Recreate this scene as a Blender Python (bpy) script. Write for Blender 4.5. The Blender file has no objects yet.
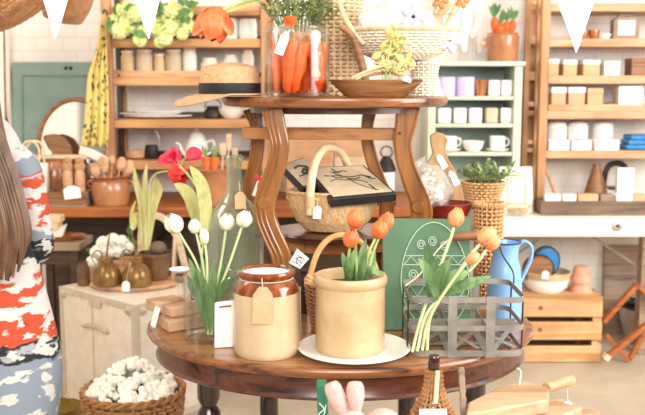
import bpy, bmesh, math, random
from math import sin, cos, pi, radians as R_, atan2, sqrt
from mathutils import Vector, Matrix, noise
rnd = random.Random(7)
SC = bpy.context.scene
COL = SC.collection
# ------------------------------------------------------------------ camera geometry
PITCH, F, CX, CY, HC = R_(7.8), 895.8, 322.5, 207.5, 1.45
def ray(px, py):
    u, v = (px-CX)/F, -(py-CY)/F
    return Vector((u, cos(PITCH)+v*sin(PITCH), -sin(PITCH)+v*cos(PITCH)))
def P(px, py, Y):
    d = ray(px, py); k = Y/d.y
    return Vector((d.x*k, Y, HC+d.z*k))
def zat(py, Y): return P(CX, py, Y).z
def onz(px, py, z):
    d = ray(px, py); k = (z-HC)/d.z
    return Vector((d.x*k, d.y*k, z))
def dep(Y, z): return Y*cos(PITCH)+(HC-z)*sin(PITCH)
def mm(n, Y, z=1.0): return n*dep(Y, z)/F           # pixels -> metres at that distance
def at(px, Y, z): return Vector(((px-CX)/F*dep(Y, z), Y, z))
def PL(pts, Y): return [P(a, b, Y) for a, b in pts]
def cr(pts, n=6):                                    # Catmull-Rom through points
    pts = [Vector(p) for p in pts]; out = []
    q = [pts[0]*2-pts[1]]+pts+[pts[-1]*2-pts[-2]]
    for i in range(1, len(q)-2):
        a, b, c, d = q[i-1:i+3]
        for k in range(n):
            t = k/n
            out.append(.5*((2*b)+(c-a)*t+(2*a-5*b+4*c-d)*t*t+(3*b-a-3*c+d)*t**3))
    out.append(pts[-1].copy())
    return out
def lerp_list(vals, n):
    return [vals[min(int(i/(n-1)*(len(vals)-1)), len(vals)-2)]*(1-(i/(n-1)*(len(vals)-1)-min(int(i/(n-1)*(len(vals)-1)), len(vals)-2))) +
            vals[min(int(i/(n-1)*(len(vals)-1)), len(vals)-2)+1]*(i/(n-1)*(len(vals)-1)-min(int(i/(n-1)*(len(vals)-1)), len(vals)-2)) for i in range(n)]
def align(d, roll=0):
    d = Vector(d).normalized()
    return Matrix.Rotation(0, 3, 'Z') @ d.to_track_quat('Z', 'Y').to_matrix() @ Matrix.Rotation(roll, 3, 'Z')
RZ = lambda a: Matrix.Rotation(a, 3, 'Z')
RX = lambda a: Matrix.Rotation(a, 3, 'X')
RY = lambda a: Matrix.Rotation(a, 3, 'Y')
# ------------------------------------------------------------------ mesh builder
ORG = {}
class MB:
    def __init__(s): s.v, s.f = [], []
    def add(s, vs, fs):
        b = len(s.v); s.v += [Vector(x) for x in vs]; s.f += [tuple(b+i for i in f) for f in fs]; return s
    def hexa(s, p):      # bottom 4 then top 4, same winding
        return s.add(p, [(3,2,1,0),(4,5,6,7),(0,1,5,4),(1,2,6,5),(2,3,7,6),(3,0,4,7)])
    def box(s, c, d, M=None):
        c = Vector(c); x, y, z = d[0]/2, d[1]/2, d[2]/2
        p = [Vector(q) for q in ((-x,-y,-z),(x,-y,-z),(x,y,-z),(-x,y,-z),(-x,-y,z),(x,-y,z),(x,y,z),(-x,y,z))]
        return s.hexa([c+(M@q if M else q) for q in p])
    def bb(s, x0, x1, y0, y1, z0, z1):
        return s.box(((x0+x1)/2,(y0+y1)/2,(z0+z1)/2),(abs(x1-x0),abs(y1-y0),abs(z1-z0)))
    def beam(s, a, b, w, h, up=(0,0,1)):
        a, b = Vector(a), Vector(b); t = (b-a).normalized(); up = Vector(up)
        sd = t.cross(up).normalized(); u = sd.cross(t)
        c = [sd*i*w/2+u*j*h/2 for i, j in ((-1,-1),(1,-1),(1,1),(-1,1))]
        return s.hexa([a+q for q in c]+[b+q for q in c])
    def sweep(s, pts, w, d, nrm=(0,1,0)):           # rectangular section along a path; w in-plane, d along nrm
        n = len(pts); nrm = Vector(nrm).normalized()
        W = w if isinstance(w, (list, tuple)) else [w]*n
        if len(W) != n: W = lerp_list(W, n)
        vs = []
        for i, p in enumerate(pts):
            t = (pts[min(i+1,n-1)]-pts[max(i-1,0)]).normalized()
            sd = t.cross(nrm).normalized(); m2 = sd.cross(t)
            for a, b in ((-1,-1),(1,-1),(1,1),(-1,1)): vs.append(p+sd*a*W[i]/2+m2*b*d/2)
        fs = [(3,2,1,0), tuple(4*(n-1)+k for k in range(4))]
        for i in range(n-1):
            for k in range(4): fs.append((4*i+k, 4*i+(k+1)%4, 4*i+4+(k+1)%4, 4*i+4+k))
        return s.add(vs, fs)
    def tube(s, pts, r, n=8, closed=False, cap=True):
        pts = [Vector(p) for p in pts]; m = len(pts)
        Rr = r if isinstance(r, (list, tuple)) else [r]*m
        if len(Rr) != m: Rr = lerp_list(list(Rr), m)
        vs, ref = [], None
        for i, p in enumerate(pts):
            t = (pts[(i+1)%m]-pts[(i-1)%m]) if closed else (pts[min(i+1,m-1)]-pts[max(i-1,0)])
            t = t.normalized() if t.length > 1e-9 else Vector((0,0,1))
            if ref is None: ref = t.orthogonal().normalized()
            ref = (ref-t*ref.dot(t)); ref = ref.normalized() if ref.length > 1e-6 else t.orthogonal().normalized()
            b = t.cross(ref)
            for k in range(n):
                a = 2*pi*k/n; vs.append(p+(ref*cos(a)+b*sin(a))*Rr[i])
        fs = []
        for i in range(m if closed else m-1):
            j = (i+1)%m
            for k in range(n): fs.append((i*n+k, i*n+(k+1)%n, j*n+(k+1)%n, j*n+k))
        if cap and not closed: fs += [tuple(range(n-1,-1,-1)), tuple((m-1)*n+k for k in range(n))]
        return s.add(vs, fs)
    def lathe(s, prof, c=(0,0,0), n=32, sx=1, sy=1, M=None, wob=None):
        c = Vector(c); vs, fs, rows = [], [], []
        for r, z in prof:
            if r < 1e-5:
                q = Vector((0,0,z)); rows.append([len(vs)]); vs.append(c+(M@q if M else q))
            else:
                row = []
                for k in range(n):
                    a = 2*pi*k/n; rr = r*(wob(a, z) if wob else 1)
                    q = Vector((rr*cos(a)*sx, rr*sin(a)*sy, z)); row.append(len(vs)); vs.append(c+(M@q if M else q))
                rows.append(row)
        for A, B in zip(rows, rows[1:]):
            if len(A) == 1 and len(B) == 1: continue
            for k in range(n):
                k2 = (k+1)%n
                if len(A) == 1: fs.append((A[0], B[k2], B[k]))
                elif len(B) == 1: fs.append((A[k], A[k2], B[0]))
                else: fs.append((A[k], A[k2], B[k2], B[k]))
        return s.add(vs, fs)
    def ell(s, c, r, nu=16, nv=10, M=None):
        if not isinstance(r, (tuple, list, Vector)): r = (r, r, r)
        prof = [(sin(pi*i/nv), -cos(pi*i/nv)) for i in range(nv+1)]; prof[0] = (0,-1); prof[-1] = (0,1)
        t = MB().lathe(prof, n=nu)
        return s.add([Vector(c)+((M@Vector((q.x*r[0], q.y*r[1], q.z*r[2]))) if M else Vector((q.x*r[0], q.y*r[1], q.z*r[2]))) for q in t.v], t.f)
    def prism(s, pts, off):                          # outline (3D, planar) extruded by vector off
        n = len(pts); pts = [Vector(p) for p in pts]; off = Vector(off)
        return s.add(pts+[p+off for p in pts], [tuple(range(n-1,-1,-1)), tuple(range(n, 2*n))]+[(k,(k+1)%n,n+(k+1)%n,n+k) for k in range(n)])
    def leaf(s, pts, w, up, fold=.25, th=0.0006):     # blade along a path; a thin closed solid with a folded midrib
        n = len(pts); up = Vector(up); vs = []
        for i, p in enumerate(pts):
            t = (pts[min(i+1,n-1)]-pts[max(i-1,0)]).normalized()
            sd = t.cross(up); sd = sd.normalized() if sd.length > 1e-6 else t.orthogonal().normalized()
            nn = sd.cross(t).normalized(); k = i/(n-1)
            ww = w*.5*max(.04, (sin(pi*min(1, k*.9+.1))**.7 if k < .999 else .04))
            vs += [p-sd*ww+nn*ww*fold, p+nn*th, p+sd*ww+nn*ww*fold, p-nn*th*2]
        fs = [(0,3,2,1)]
        for i in range(n-1):
            a, b = 4*i, 4*i+4
            for k in range(4): fs.append((a+k, a+(k+1)%4, b+(k+1)%4, b+k))
        fs.append(tuple(4*(n-1)+k for k in (0,1,2,3)))
        return s.add(vs, fs)
    def weave(s, prof, rows, stakes, rt, c=(0,0,0), sx=1, sy=1, stake_r=None, n=5):
        c = Vector(c); L = [0]
        for (r0,z0),(r1,z1) in zip(prof, prof[1:]): L.append(L[-1]+sqrt((r1-r0)**2+(z1-z0)**2))
        def pt(t):
            d = t*L[-1]
            for i in range(len(prof)-1):
                if d <= L[i+1]+1e-9:
                    k = (d-L[i])/max(1e-9, L[i+1]-L[i]); return prof[i][0]*(1-k)+prof[i+1][0]*k, prof[i][1]*(1-k)+prof[i+1][1]*k
            return prof[-1]
        for j in range(rows):
            r, z = pt((j+.5)/rows); q = []
            for k in range(stakes*2):
                a = 2*pi*k/(stakes*2); rr = r+rt*.9*cos(stakes*a/1+pi*j)
                q.append(c+Vector((rr*cos(a)*sx, rr*sin(a)*sy, z)))
            s.tube(q, rt, n, closed=True)
        sr = stake_r or rt*.8
        for k in range(stakes):
            a = 2*pi*(k+.5)/stakes; q = []
            for j in range(len(prof)):
                r, z = prof[j]; q.append(c+Vector((r*cos(a)*sx, r*sin(a)*sy, z)))
            s.tube(q, sr, 4)
        return s
    def build(s, name, mat, parent=None, org=None, bevel=0, smooth=True, sub=0, seg=2, ang=40):
        o0 = ORG[parent.name] if parent else Vector(org if org is not None else (0,0,0))
        me = bpy.data.meshes.new(name)
        me.from_pydata([tuple(q-o0) for q in s.v], [], s.f); me.update()
        bm = bmesh.new(); bm.from_mesh(me); bmesh.ops.recalc_face_normals(bm, faces=bm.faces); bm.to_mesh(me); bm.free()
        me.materials.append(mat)
        if smooth:
            me.polygons.foreach_set('use_smooth', [True]*len(me.polygons)); me.set_sharp_from_angle(angle=R_(ang))
        o = bpy.data.objects.new(name, me); COL.objects.link(o)
        if parent: o.parent = parent
        else: o.location = o0
        ORG[o.name] = o0.copy()
        if bevel:
            m = o.modifiers.new('bevel', 'BEVEL'); m.width = bevel; m.segments = seg; m.limit_method = 'ANGLE'; m.angle_limit = R_(40)
        if sub:
            m = o.modifiers.new('sub', 'SUBSURF'); m.levels = sub; m.render_levels = sub
        return o
def tag(o, label=None, cat=None, group=None, kind=None):
    if label: o['label'] = label
    if cat: o['category'] = cat
    if group: o['group'] = group
    if kind: o['kind'] = kind
    return o
def thing(name, label, cat, org, group=None):
    o = bpy.data.objects.new(name, None); COL.objects.link(o); o.empty_display_size = .05
    o.location = org; ORG[o.name] = Vector(org); return tag(o, label, cat, group)
def solo(mb, name, mat, org, label, cat, group=None, **k):
    return tag(mb.build(name, mat, None, org, **k), label, cat, group)
def dup(root, loc, label=None, rot=None, scale=None):
    def cp(o, parent):
        c = o.copy(); COL.objects.link(c); c.parent = parent
        for ch in [x for x in bpy.data.objects if x.parent == o]: cp(ch, c)
        return c
    r = cp(root, None); r.location = loc
    if label: r['label'] = label
    if rot is not None: r.rotation_euler.z = rot
    if scale is not None: r.scale = scale if isinstance(scale, (tuple, list)) else (scale,)*3
    return r
# ------------------------------------------------------------------ materials
def lin(h):
    h = h.lstrip('#'); c = [int(h[i:i+2], 16)/255 for i in (0,2,4)]
    return tuple(x/12.92 if x <= .04045 else ((x+.055)/1.055)**2.4 for x in c)+(1,)
MATS = {}
def base(name):
    m = bpy.data.materials.new(name); m.use_nodes = True
    nt = m.node_tree; b = nt.nodes['Principled BSDF']; MATS[name] = m
    return m, nt, b
def nnode(nt, t, **k):
    n = nt.nodes.new(t)
    for a, v in k.items():
        if a in n.inputs: n.inputs[a].default_value = v
        else: setattr(n, a, v)
    return n
def coords(nt, scale):
    tc = nnode(nt, 'ShaderNodeTexCoord'); mp = nnode(nt, 'ShaderNodeMapping'); mp.inputs['Scale'].default_value = scale
    nt.links.new(tc.outputs['Object'], mp.inputs['Vector']); return mp
def ramp(nt, stops, interp='LINEAR'):
    r = nnode(nt, 'ShaderNodeValToRGB'); cr_ = r.color_ramp; cr_.interpolation = interp
    while len(cr_.elements) < len(stops): cr_.elements.new(.5)
    for e, (p, c) in zip(cr_.elements, stops): e.position = p; e.color = lin(c)
    return r
def mat(name, c1, c2=None, rough=.6, metal=0, scale=(12,12,12), bump=0, lo=.35, hi=.65, detail=4, spec=.5, sheen=0, sss=0, coat=0):
    m, nt, b = base(name)
    b.inputs['Roughness'].default_value = rough; b.inputs['Metallic'].default_value = metal
    b.inputs['Specular IOR Level'].default_value = spec
    if coat: b.inputs['Coat Weight'].default_value = coat; b.inputs['Coat Roughness'].default_value = .12
    if sheen: b.inputs['Sheen Weight'].default_value = sheen
    if c2 is None: b.inputs['Base Color'].default_value = lin(c1)
    if c2 is not None or bump:
        mp = coords(nt, scale); nz = nnode(nt, 'ShaderNodeTexNoise', Detail=detail, Scale=1.0); nz.inputs['Roughness'].default_value = .6
        nt.links.new(mp.outputs[0], nz.inputs['Vector'])
        if c2 is not None:
            rp = ramp(nt, [(lo, c1), (hi, c2)]); nt.links.new(nz.outputs[0], rp.inputs[0]); nt.links.new(rp.outputs[0], b.inputs['Base Color'])
        if bump:
            bp = nnode(nt, 'ShaderNodeBump', Strength=bump, Distance=.01); nt.links.new(nz.outputs[0], bp.inputs['Height']); nt.links.new(bp.outputs[0], b.inputs['Normal'])
    return m
def wood(name, c1, c2, ax='X', rough=.45, k=1.0, c3=None, coat=0):
    s = {'X': (2.5,40,40), 'Y': (40,2.5,40), 'Z': (40,40,2.5)}[ax]
    m, nt, b = base(name); b.inputs['Roughness'].default_value = rough
    if coat: b.inputs['Coat Weight'].default_value = coat; b.inputs['Coat Roughness'].default_value = .2
    mp = coords(nt, tuple(x*k for x in s)); nz = nnode(nt, 'ShaderNodeTexNoise', Detail=6, Scale=1.0, Distortion=.6)
    nt.links.new(mp.outputs[0], nz.inputs['Vector'])
    rp = ramp(nt, [(.3, c1), (.5, c2), (.68, c3 or c1)]); nt.links.new(nz.outputs[0], rp.inputs[0])
    mp2 = coords(nt, (5*k,5*k,5*k)); n2 = nnode(nt, 'ShaderNodeTexNoise', Detail=3, Scale=1.0); nt.links.new(mp2.outputs[0], n2.inputs['Vector'])
    mx = nnode(nt, 'ShaderNodeMix', data_type='RGBA', blend_type='MULTIPLY'); r2 = ramp(nt, [(.3, '#c8b8a8'), (.6, '#ffffff')])
    nt.links.new(n2.outputs[0], r2.inputs[0]); mx.inputs[0].default_value = .7
    nt.links.new(rp.outputs[0], mx.inputs[6]); nt.links.new(r2.outputs[0], mx.inputs[7]); nt.links.new(mx.outputs[2], b.inputs['Base Color'])
    bp = nnode(nt, 'ShaderNodeBump', Strength=.15, Distance=.004); nt.links.new(nz.outputs[0], bp.inputs['Height']); nt.links.new(bp.outputs[0], b.inputs['Normal'])
    return m
def glass(name, tint='#ffffff', refl=.6, body=0.0, bodycol='#ffffff', rough=.02):
    m = bpy.data.materials.new(name); m.use_nodes = True; nt = m.node_tree; nt.nodes.clear(); MATS[name] = m
    o = nnode(nt, 'ShaderNodeOutputMaterial'); tr = nnode(nt, 'ShaderNodeBsdfTransparent'); tr.inputs[0].default_value = lin(tint)
    gl = nnode(nt, 'ShaderNodeBsdfGlossy', Roughness=rough); lw = nnode(nt, 'ShaderNodeLayerWeight', Blend=.22)
    ml = nnode(nt, 'ShaderNodeMath', operation='MULTIPLY'); ml.inputs[1].default_value = refl; nt.links.new(lw.outputs['Facing'], ml.inputs[0])
    mx = nnode(nt, 'ShaderNodeMixShader'); nt.links.new(ml.outputs[0], mx.inputs[0]); nt.links.new(gl.outputs[0], mx.inputs[2])
    if body:
        df = nnode(nt, 'ShaderNodeBsdfDiffuse'); df.inputs[0].default_value = lin(bodycol); m2 = nnode(nt, 'ShaderNodeMixShader'); m2.inputs[0].default_value = body
        nt.links.new(tr.outputs[0], m2.inputs[1]); nt.links.new(df.outputs[0], m2.inputs[2]); nt.links.new(m2.outputs[0], mx.inputs[1])
    else: nt.links.new(tr.outputs[0], mx.inputs[1])
    nt.links.new(mx.outputs[0], o.inputs[0]); return m
M_ = dict(
 floor=mat('concrete', '#b0a18b', '#c2b49d', .75, scale=(3,3,3), bump=.05),
 table=wood('walnut_polished', '#6f4024', '#9c6338', 'X', .32, .8, '#4a2614', coat=.35),
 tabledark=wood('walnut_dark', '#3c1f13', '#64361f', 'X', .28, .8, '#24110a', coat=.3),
 leg=wood('walnut_leg', '#84511f', '#a3692f', 'Z', .26, .5, '#6b3d16', coat=.6),
 beam=wood('oak_beam', '#a5652f', '#c48548', 'X', .4, .8, '#8a4f22', coat=.2),
 pine=wood('pine', '#c9966a', '#d9ae86', 'X', .6, .6, '#b27f55'),
 pinez=wood('pine_upright', '#bb8557', '#cd9e73', 'Z', .6, .6, '#a27145'),
 pinelight=wood('pine_pale', '#dfbd98', '#ecd5b8', 'X', .6, .6, '#cda67e'),
 shelf=wood('shelf_wood', '#b9834e', '#d5a26c', 'X', .6, .6, '#9c6a3a'),
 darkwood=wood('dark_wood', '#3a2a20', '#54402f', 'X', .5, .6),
 brownwood=wood('brown_wood', '#7b5334', '#a07046', 'X', .5, .8, '#603c22'),
 greywood=wood('grey_wood', '#8b7461', '#a68d76', 'X', .6, .7, '#6f5a49'),
 bench=wood('bench_wood', '#9a5526', '#b96c35', 'X', .45, .6, '#7c4119'),
 cream=mat('cream_paint', '#efe6d6', '#f8f1e4', .6, scale=(6,6,6), bump=.03),
 white=mat('white_ceramic', '#f2efe8', '#faf8f3', .3, scale=(8,8,8)),
 matte=mat('matte_white', '#f3f0ea', None, .8),
 paper=mat('white_paper', '#f6f3ec', None, .85),
 kraft=mat('kraft_paper', '#d0a57c', '#dab28b', .85, scale=(20,20,20)),
 stone=mat('stoneware_cream', '#c8ae88', '#d3bd9a', .3, scale=(10,10,10), coat=.3),
 stonebrown=mat('stoneware_brown', '#5f270c', '#9c4f20', .15, scale=(30,30,14), coat=.6),
 crock=mat('crock_glaze', '#bf9f74', '#cfb38a', .35, scale=(14,14,14), coat=.2),
 copper=mat('copper_glaze', '#a0653f', '#bd8358', .25, scale=(8,8,8), coat=.5),
 coppermetal=mat('copper_metal', '#c98253', '#e0a277', .28, .85, scale=(10,10,10)),
 brass=mat('aged_brass', '#6e4f2b', '#a27d4a', .3, .5, scale=(16,16,16)),
 iron=mat('dark_iron', '#2c2826', '#403a36', .5, .6, scale=(20,20,20)),
 zinc=mat('galvanised_zinc', '#a39d94', '#c3bdb3', .45, .7, scale=(14,14,14), bump=.04),
 zincdull=mat('dull_zinc', '#87827a', '#a8a299', .45, .5, scale=(14,14,14)),
 terracotta=mat('terracotta', '#cc8d6e', '#dba88c', .8, scale=(14,14,14)),
 orangepot=mat('orange_clay', '#d8672c', '#e5814a', .7, scale=(14,14,14)),
 green=mat('green_chalkboard', '#4e6e52', '#5b7a5d', .8, scale=(9,9,9)),
 greenpanel=mat('green_panel', '#788f83', '#849a8e', .7, scale=(5,5,5)),
 sage=mat('sage_paint', '#b9c2ad', '#c9cfbd', .65, scale=(7,7,7)),
 sageback=mat('sage_back', '#a2b0a6', '#b2beb4', .7, scale=(7,7,7)),
 blue=mat('blue_enamel', '#7aa8d6', '#88b3dd', .3, scale=(6,6,6), coat=.3),
 bluecloth=mat('blue_cloth', '#2f79b8', '#4a90c8', .9, scale=(30,30,30), bump=.2),
 navy=mat('navy_brush', '#20406e', None, .8),
 black=mat('black_paint', '#1d1b1a', '#2a2725', .45, scale=(20,20,20)),
 blackband=mat('black_ribbon', '#191717', None, .6),
 straw=mat('straw', '#c2966a', '#d6b288', .8, scale=(60,60,200), bump=.5),
 wicker=mat('wicker_tan', '#bd8a56', '#d9aa74', .6, scale=(30,30,30)),
 wickerlight=mat('wicker_pale', '#d8bb90', '#ead4ae', .7, scale=(30,30,30)),
 wickerwhite=mat('wicker_white', '#dccfb9', '#e8deca', .65, scale=(30,30,30)),
 wickerbrown=mat('wicker_brown', '#8e5f35', '#ad7c4b', .55, scale=(30,30,30)),
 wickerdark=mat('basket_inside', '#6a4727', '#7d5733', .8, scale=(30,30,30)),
 seagrass=mat('seagrass', '#c49a68', '#dcb988', .8, scale=(120,120,60), bump=.6),
 orange=mat('tulip_orange', '#e35f28', '#ee8850', .5, scale=(40,40,20)),
 carrot=mat('carrot_orange', '#e04d12', '#ea6a26', .45, scale=(20,20,60)),
 tulipwhite=mat('tulip_white', '#dfe0b8', '#f5f3df', .5, scale=(40,40,20)),
 peach=mat('tulip_peach', '#e88d52', '#f0b07e', .5, scale=(40,40,20)),
 red=mat('petal_red', '#d3211f', '#e84238', .5, scale=(40,40,20)),
 pinkred=mat('petal_crimson', '#cf1f3e', '#e2415a', .5, scale=(40,40,20)),
 leafg=mat('leaf_green', '#42693a', '#7f9d63', .5, scale=(40,40,8)),
 leafdark=mat('leaf_dark', '#3f6632', '#6c8f4c', .5, scale=(40,40,8)),
 leafpale=mat('leaf_pale', '#b5b366', '#d3cf92', .55, scale=(40,40,8)),
 stem=mat('stem_green', '#a5bf6c', '#c3d48e', .5, scale=(20,20,20)),
 stempale=mat('stem_pale', '#bccb8c', '#d3dcac', .5, scale=(20,20,20)),
 foliage=mat('foliage', '#667d45', '#9aa970', .6, scale=(50,50,50)),
 viburnum=mat('viburnum_bloom', '#cfd67a', '#e6e9ae', .7, scale=(30,30,30)),
 yellow=mat('dried_yellow', '#d3c66c', '#e6dc9a', .7, scale=(40,40,40)),
 whitebloom=mat('white_bloom', '#f0ebd9', '#faf7ec', .75, scale=(40,40,40)),
 popcorn=mat('cream_blossom', '#f4eede', '#faf6ea', .8, scale=(50,50,50), bump=.3),
 lilac=mat('lilac_wrap', '#cdbfe2', '#dcd1ec', .7, scale=(12,12,12)),
 lilacpetal=mat('lilac_petal', '#b9bbe0', '#d2d3ec', .7, scale=(30,30,30)),
 pink=mat('pink_plush', '#dfa399', '#eab9b0', .95, scale=(150,150,150), bump=.3, sheen=.15),
 soil=mat('soil', '#3b291c', '#5a4230', .95, scale=(60,60,60), bump=.6),
 bulb=mat('bulb_skin', '#8a6446', '#b08a66', .7, scale=(30,30,30)),
 trunk=mat('trunk_canvas', '#d9cbb7', '#e2d6c5', .8, scale=(25,25,25), bump=.12),
 trunktrim=mat('trunk_trim', '#bdae96', '#cabca6', .6, scale=(20,20,20)),
 redbowl=mat('oxblood_glaze', '#5d1712', '#7a241a', .25, scale=(10,10,10), coat=.4),
 cello=glass('cellophane', '#ffffff', .8, .22, '#fbf7ee', .15),
 glass=glass('clear_glass', '#fbfdfb', .6),
 glassgreen=glass('green_glass', '#eef2e8', .75, .13, '#cdd3bb'),
 amber=glass('amber_glass', '#ddd0a0', .7, .12, '#a09058'),
 darkglass=mat('dark_bottle_glass', '#2a0f0a', '#3c170f', .08, scale=(8,8,8), coat=.6),
 water=glass('water', '#e6efe6', .3),
 mirror=mat('mirror_glass', '#ece6da', None, .06, 1.0),
 string=mat('string', '#e0d2b8', None, .9),
 skin=mat('skin', '#e0ac8c', '#e7b698', .5, scale=(20,20,20)),
 hair=mat('brown_hair', '#4a3322', '#735239', .5, scale=(60,60,3)),
 napkin=mat('napkin', '#ddd5c8', '#e8e1d6', .9, scale=(20,20,20), bump=.2),
 bluecard=mat('pale_blue_card', '#dfe7ea', '#e8eef0', .8, scale=(20,20,20)),
 ink=mat('ink', '#33302c', None, .8),
 chalk=mat('chalk', '#c3d6bd', None, .95),
 linen=mat('linen_board', '#cdb798', '#d8c4a6', .85, scale=(40,40,40), bump=.1),
 flag=mat('flag_cloth', '#f7f3ee', None, .9),
 book=mat('tan_book', '#d9b98c', '#e4c79d', .8, scale=(20,20,20)),
 troughwood=wood('trough_wood', '#69523f', '#7f6752', 'X', .6, .7, '#574232'),
 boardwood=wood('board_wood', '#c39a76', '#d2af8e', 'X', .55, .6, '#b18763'),
 boardpale=wood('paddle_wood', '#b38557', '#c69a6e', 'Z', .6, .6, '#9e7045'),
 wickerlamp=mat('wicker_ceiling', '#a5744a', '#c08f62', .6, scale=(30,30,30)),
 potbrown=mat('pot_brown', '#5d4029', '#84613f', .5, scale=(14,14,14)),
 bulbdark=mat('bulb_dark', '#5a4a3c', '#7a6654', .7, scale=(30,30,30)),
 cratewood=wood('crate_wood', '#cf9c66', '#deb283', 'X', .6, .6, '#bd8950'),
 greenbook=mat('green_box', '#1f6a4c', '#2a7a59', .6, scale=(20,20,20)),
)
# ------------------------------------------------------------------ special materials
def wall_mat():
    m, nt, b = base('whitewashed_brick'); b.inputs['Roughness'].default_value = .85
    tc = nnode(nt, 'ShaderNodeTexCoord'); mp = nnode(nt, 'ShaderNodeMapping'); mp.inputs['Rotation'].default_value = (pi/2, 0, 0)
    nt.links.new(tc.outputs['Object'], mp.inputs['Vector'])
    br = nnode(nt, 'ShaderNodeTexBrick'); br.inputs['Scale'].default_value = 3.2; br.inputs['Color1'].default_value = lin('#f0e9e0'); br.inputs['Color2'].default_value = lin('#f4eee7')
    br.inputs['Mortar'].default_value = lin('#e8e0d6'); br.inputs['Mortar Size'].default_value = .018; br.inputs['Mortar Smooth'].default_value = .6
    nt.links.new(mp.outputs[0], br.inputs['Vector']); nt.links.new(br.outputs['Color'], b.inputs['Base Color'])
    bp = nnode(nt, 'ShaderNodeBump', Strength=.25, Distance=.01, invert=True); nt.links.new(br.outputs['Fac'], bp.inputs['Height']); nt.links.new(bp.outputs[0], b.inputs['Normal'])
    return m
def scarf_mat():
    m, nt, b = base('yellow_floral_cloth'); b.inputs['Roughness'].default_value = .9
    mp = coords(nt, (1,1,1)); vo = nnode(nt, 'ShaderNodeTexVoronoi', Scale=30.0, Randomness=1.0); nt.links.new(mp.outputs[0], vo.inputs['Vector'])
    r1 = ramp(nt, [(0, '#4f5654'), (.28, '#70756a'), (.36, '#f6efd2'), (1, '#fbf6e2')], 'LINEAR'); nt.links.new(vo.outputs['Distance'], r1.inputs[0])
    vc = nnode(nt, 'ShaderNodeTexVoronoi', Scale=13.0); nt.links.new(mp.outputs[0], vc.inputs['Vector'])
    r2 = ramp(nt, [(0, '#f4ecc8'), (.22, '#f0e4b0'), (.3, '#efe2a4'), (1, '#ecd98a')]); nt.links.new(vc.outputs['Distance'], r2.inputs[0])
    mx = nnode(nt, 'ShaderNodeMix', data_type='RGBA', blend_type='MULTIPLY'); mx.inputs[0].default_value = 1
    nt.links.new(r1.outputs[0], mx.inputs[6]); nt.links.new(r2.outputs[0], mx.inputs[7]); nt.links.new(mx.outputs[2], b.inputs['Base Color']); return m
def dress_mat():
    m, nt, b = base('abstract_print_cloth'); b.inputs['Roughness'].default_value = .9
    mp = coords(nt, (11, 11, 26)); nz = nnode(nt, 'ShaderNodeTexNoise', Scale=1.0, Detail=4); nt.links.new(mp.outputs[0], nz.inputs['Vector'])
    tc = nnode(nt, 'ShaderNodeTexCoord'); sx = nnode(nt, 'ShaderNodeSeparateXYZ'); nt.links.new(tc.outputs['Object'], sx.inputs[0])
    a = nnode(nt, 'ShaderNodeMath', operation='MULTIPLY_ADD'); a.inputs[1].default_value = .19; nt.links.new(nz.outputs[0], a.inputs[0]); nt.links.new(sx.outputs['Z'], a.inputs[2])
    c = nnode(nt, 'ShaderNodeMath', operation='SUBTRACT'); c.inputs[1].default_value = .495; nt.links.new(a.outputs[0], c.inputs[0])
    W, G, O, K, B = '#bfbbb5', '#999a9b', '#ad4326', '#1d1d20', '#78828d'
    st = []; k = .008
    bands = [(0,B),(.36,K),(.385,G),(.40,K),(.42,O),(.47,W),(.525,O),(.565,W),(.61,K),(.65,B),(.69,W),(.72,O),(.795,G),(.82,O),(.84,B),(.88,W)]
    for n_, (p, col) in enumerate(bands):
        if n_: st.append((p-k*.5, bands[n_-1][1]))
        st.append((p+(k*.5 if n_ else 0), col))
    st = st[:31]
    rp = ramp(nt, st); nt.links.new(c.outputs[0], rp.inputs[0])
    mp2 = coords(nt, (14, 14, 30)); n2 = nnode(nt, 'ShaderNodeTexNoise', Scale=1.0, Detail=3); nt.links.new(mp2.outputs[0], n2.inputs['Vector'])
    r2 = ramp(nt, [(.56, '#000000'), (.58, '#ffffff')]); nt.links.new(n2.outputs[0], r2.inputs[0])
    mx = nnode(nt, 'ShaderNodeMix', data_type='RGBA'); nt.links.new(r2.outputs[0], mx.inputs[0]); nt.links.new(rp.outputs[0], mx.inputs[6]); mx.inputs[7].default_value = lin('#bcb8b2')
    nt.links.new(mx.outputs[2], b.inputs['Base Color']); return m
def table_mat():
    m = wood('table_top_wood', '#86522c', '#b07a49', 'X', .28, .55, '#613719', coat=.35); return m
M_['ebony'] = wood('ebonised_wood', '#1f130e', '#33201a', 'Z', .22, .8, '#150d0a', coat=.5)
M_['wall'] = wall_mat(); M_['scarf'] = scarf_mat(); M_['dress'] = dress_mat(); M_['top'] = table_mat()
# ------------------------------------------------------------------ the setting
WY = 5.2
def struct(mb, name, mt, **k): return tag(mb.build(name, M_[mt], None, (0,0,0), **k), kind='structure')
struct(MB().bb(-3.4, 3.4, -1.2, WY+.1, -.1, 0), 'floor', 'floor', smooth=False)
struct(MB().bb(-3.4, 3.4, WY, WY+.1, 0, 3.2), 'wall_back', 'wall', smooth=False)
struct(MB().bb(-2.55, -2.45, 1.0, WY, 0, 3.2), 'wall_left', 'wall', smooth=False)
struct(MB().bb(-3.4, 3.4, .3, WY, 3.2, 3.3), 'ceiling', 'wall', smooth=False)
t = MB(); a = P(-6, 30, WY-.03); bq = P(9, 30, WY-.03)
t.bb(a.x, bq.x, WY-.05, WY, 0, 3.2); struct(t, 'trim_1', 'cream', bevel=.006)
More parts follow.
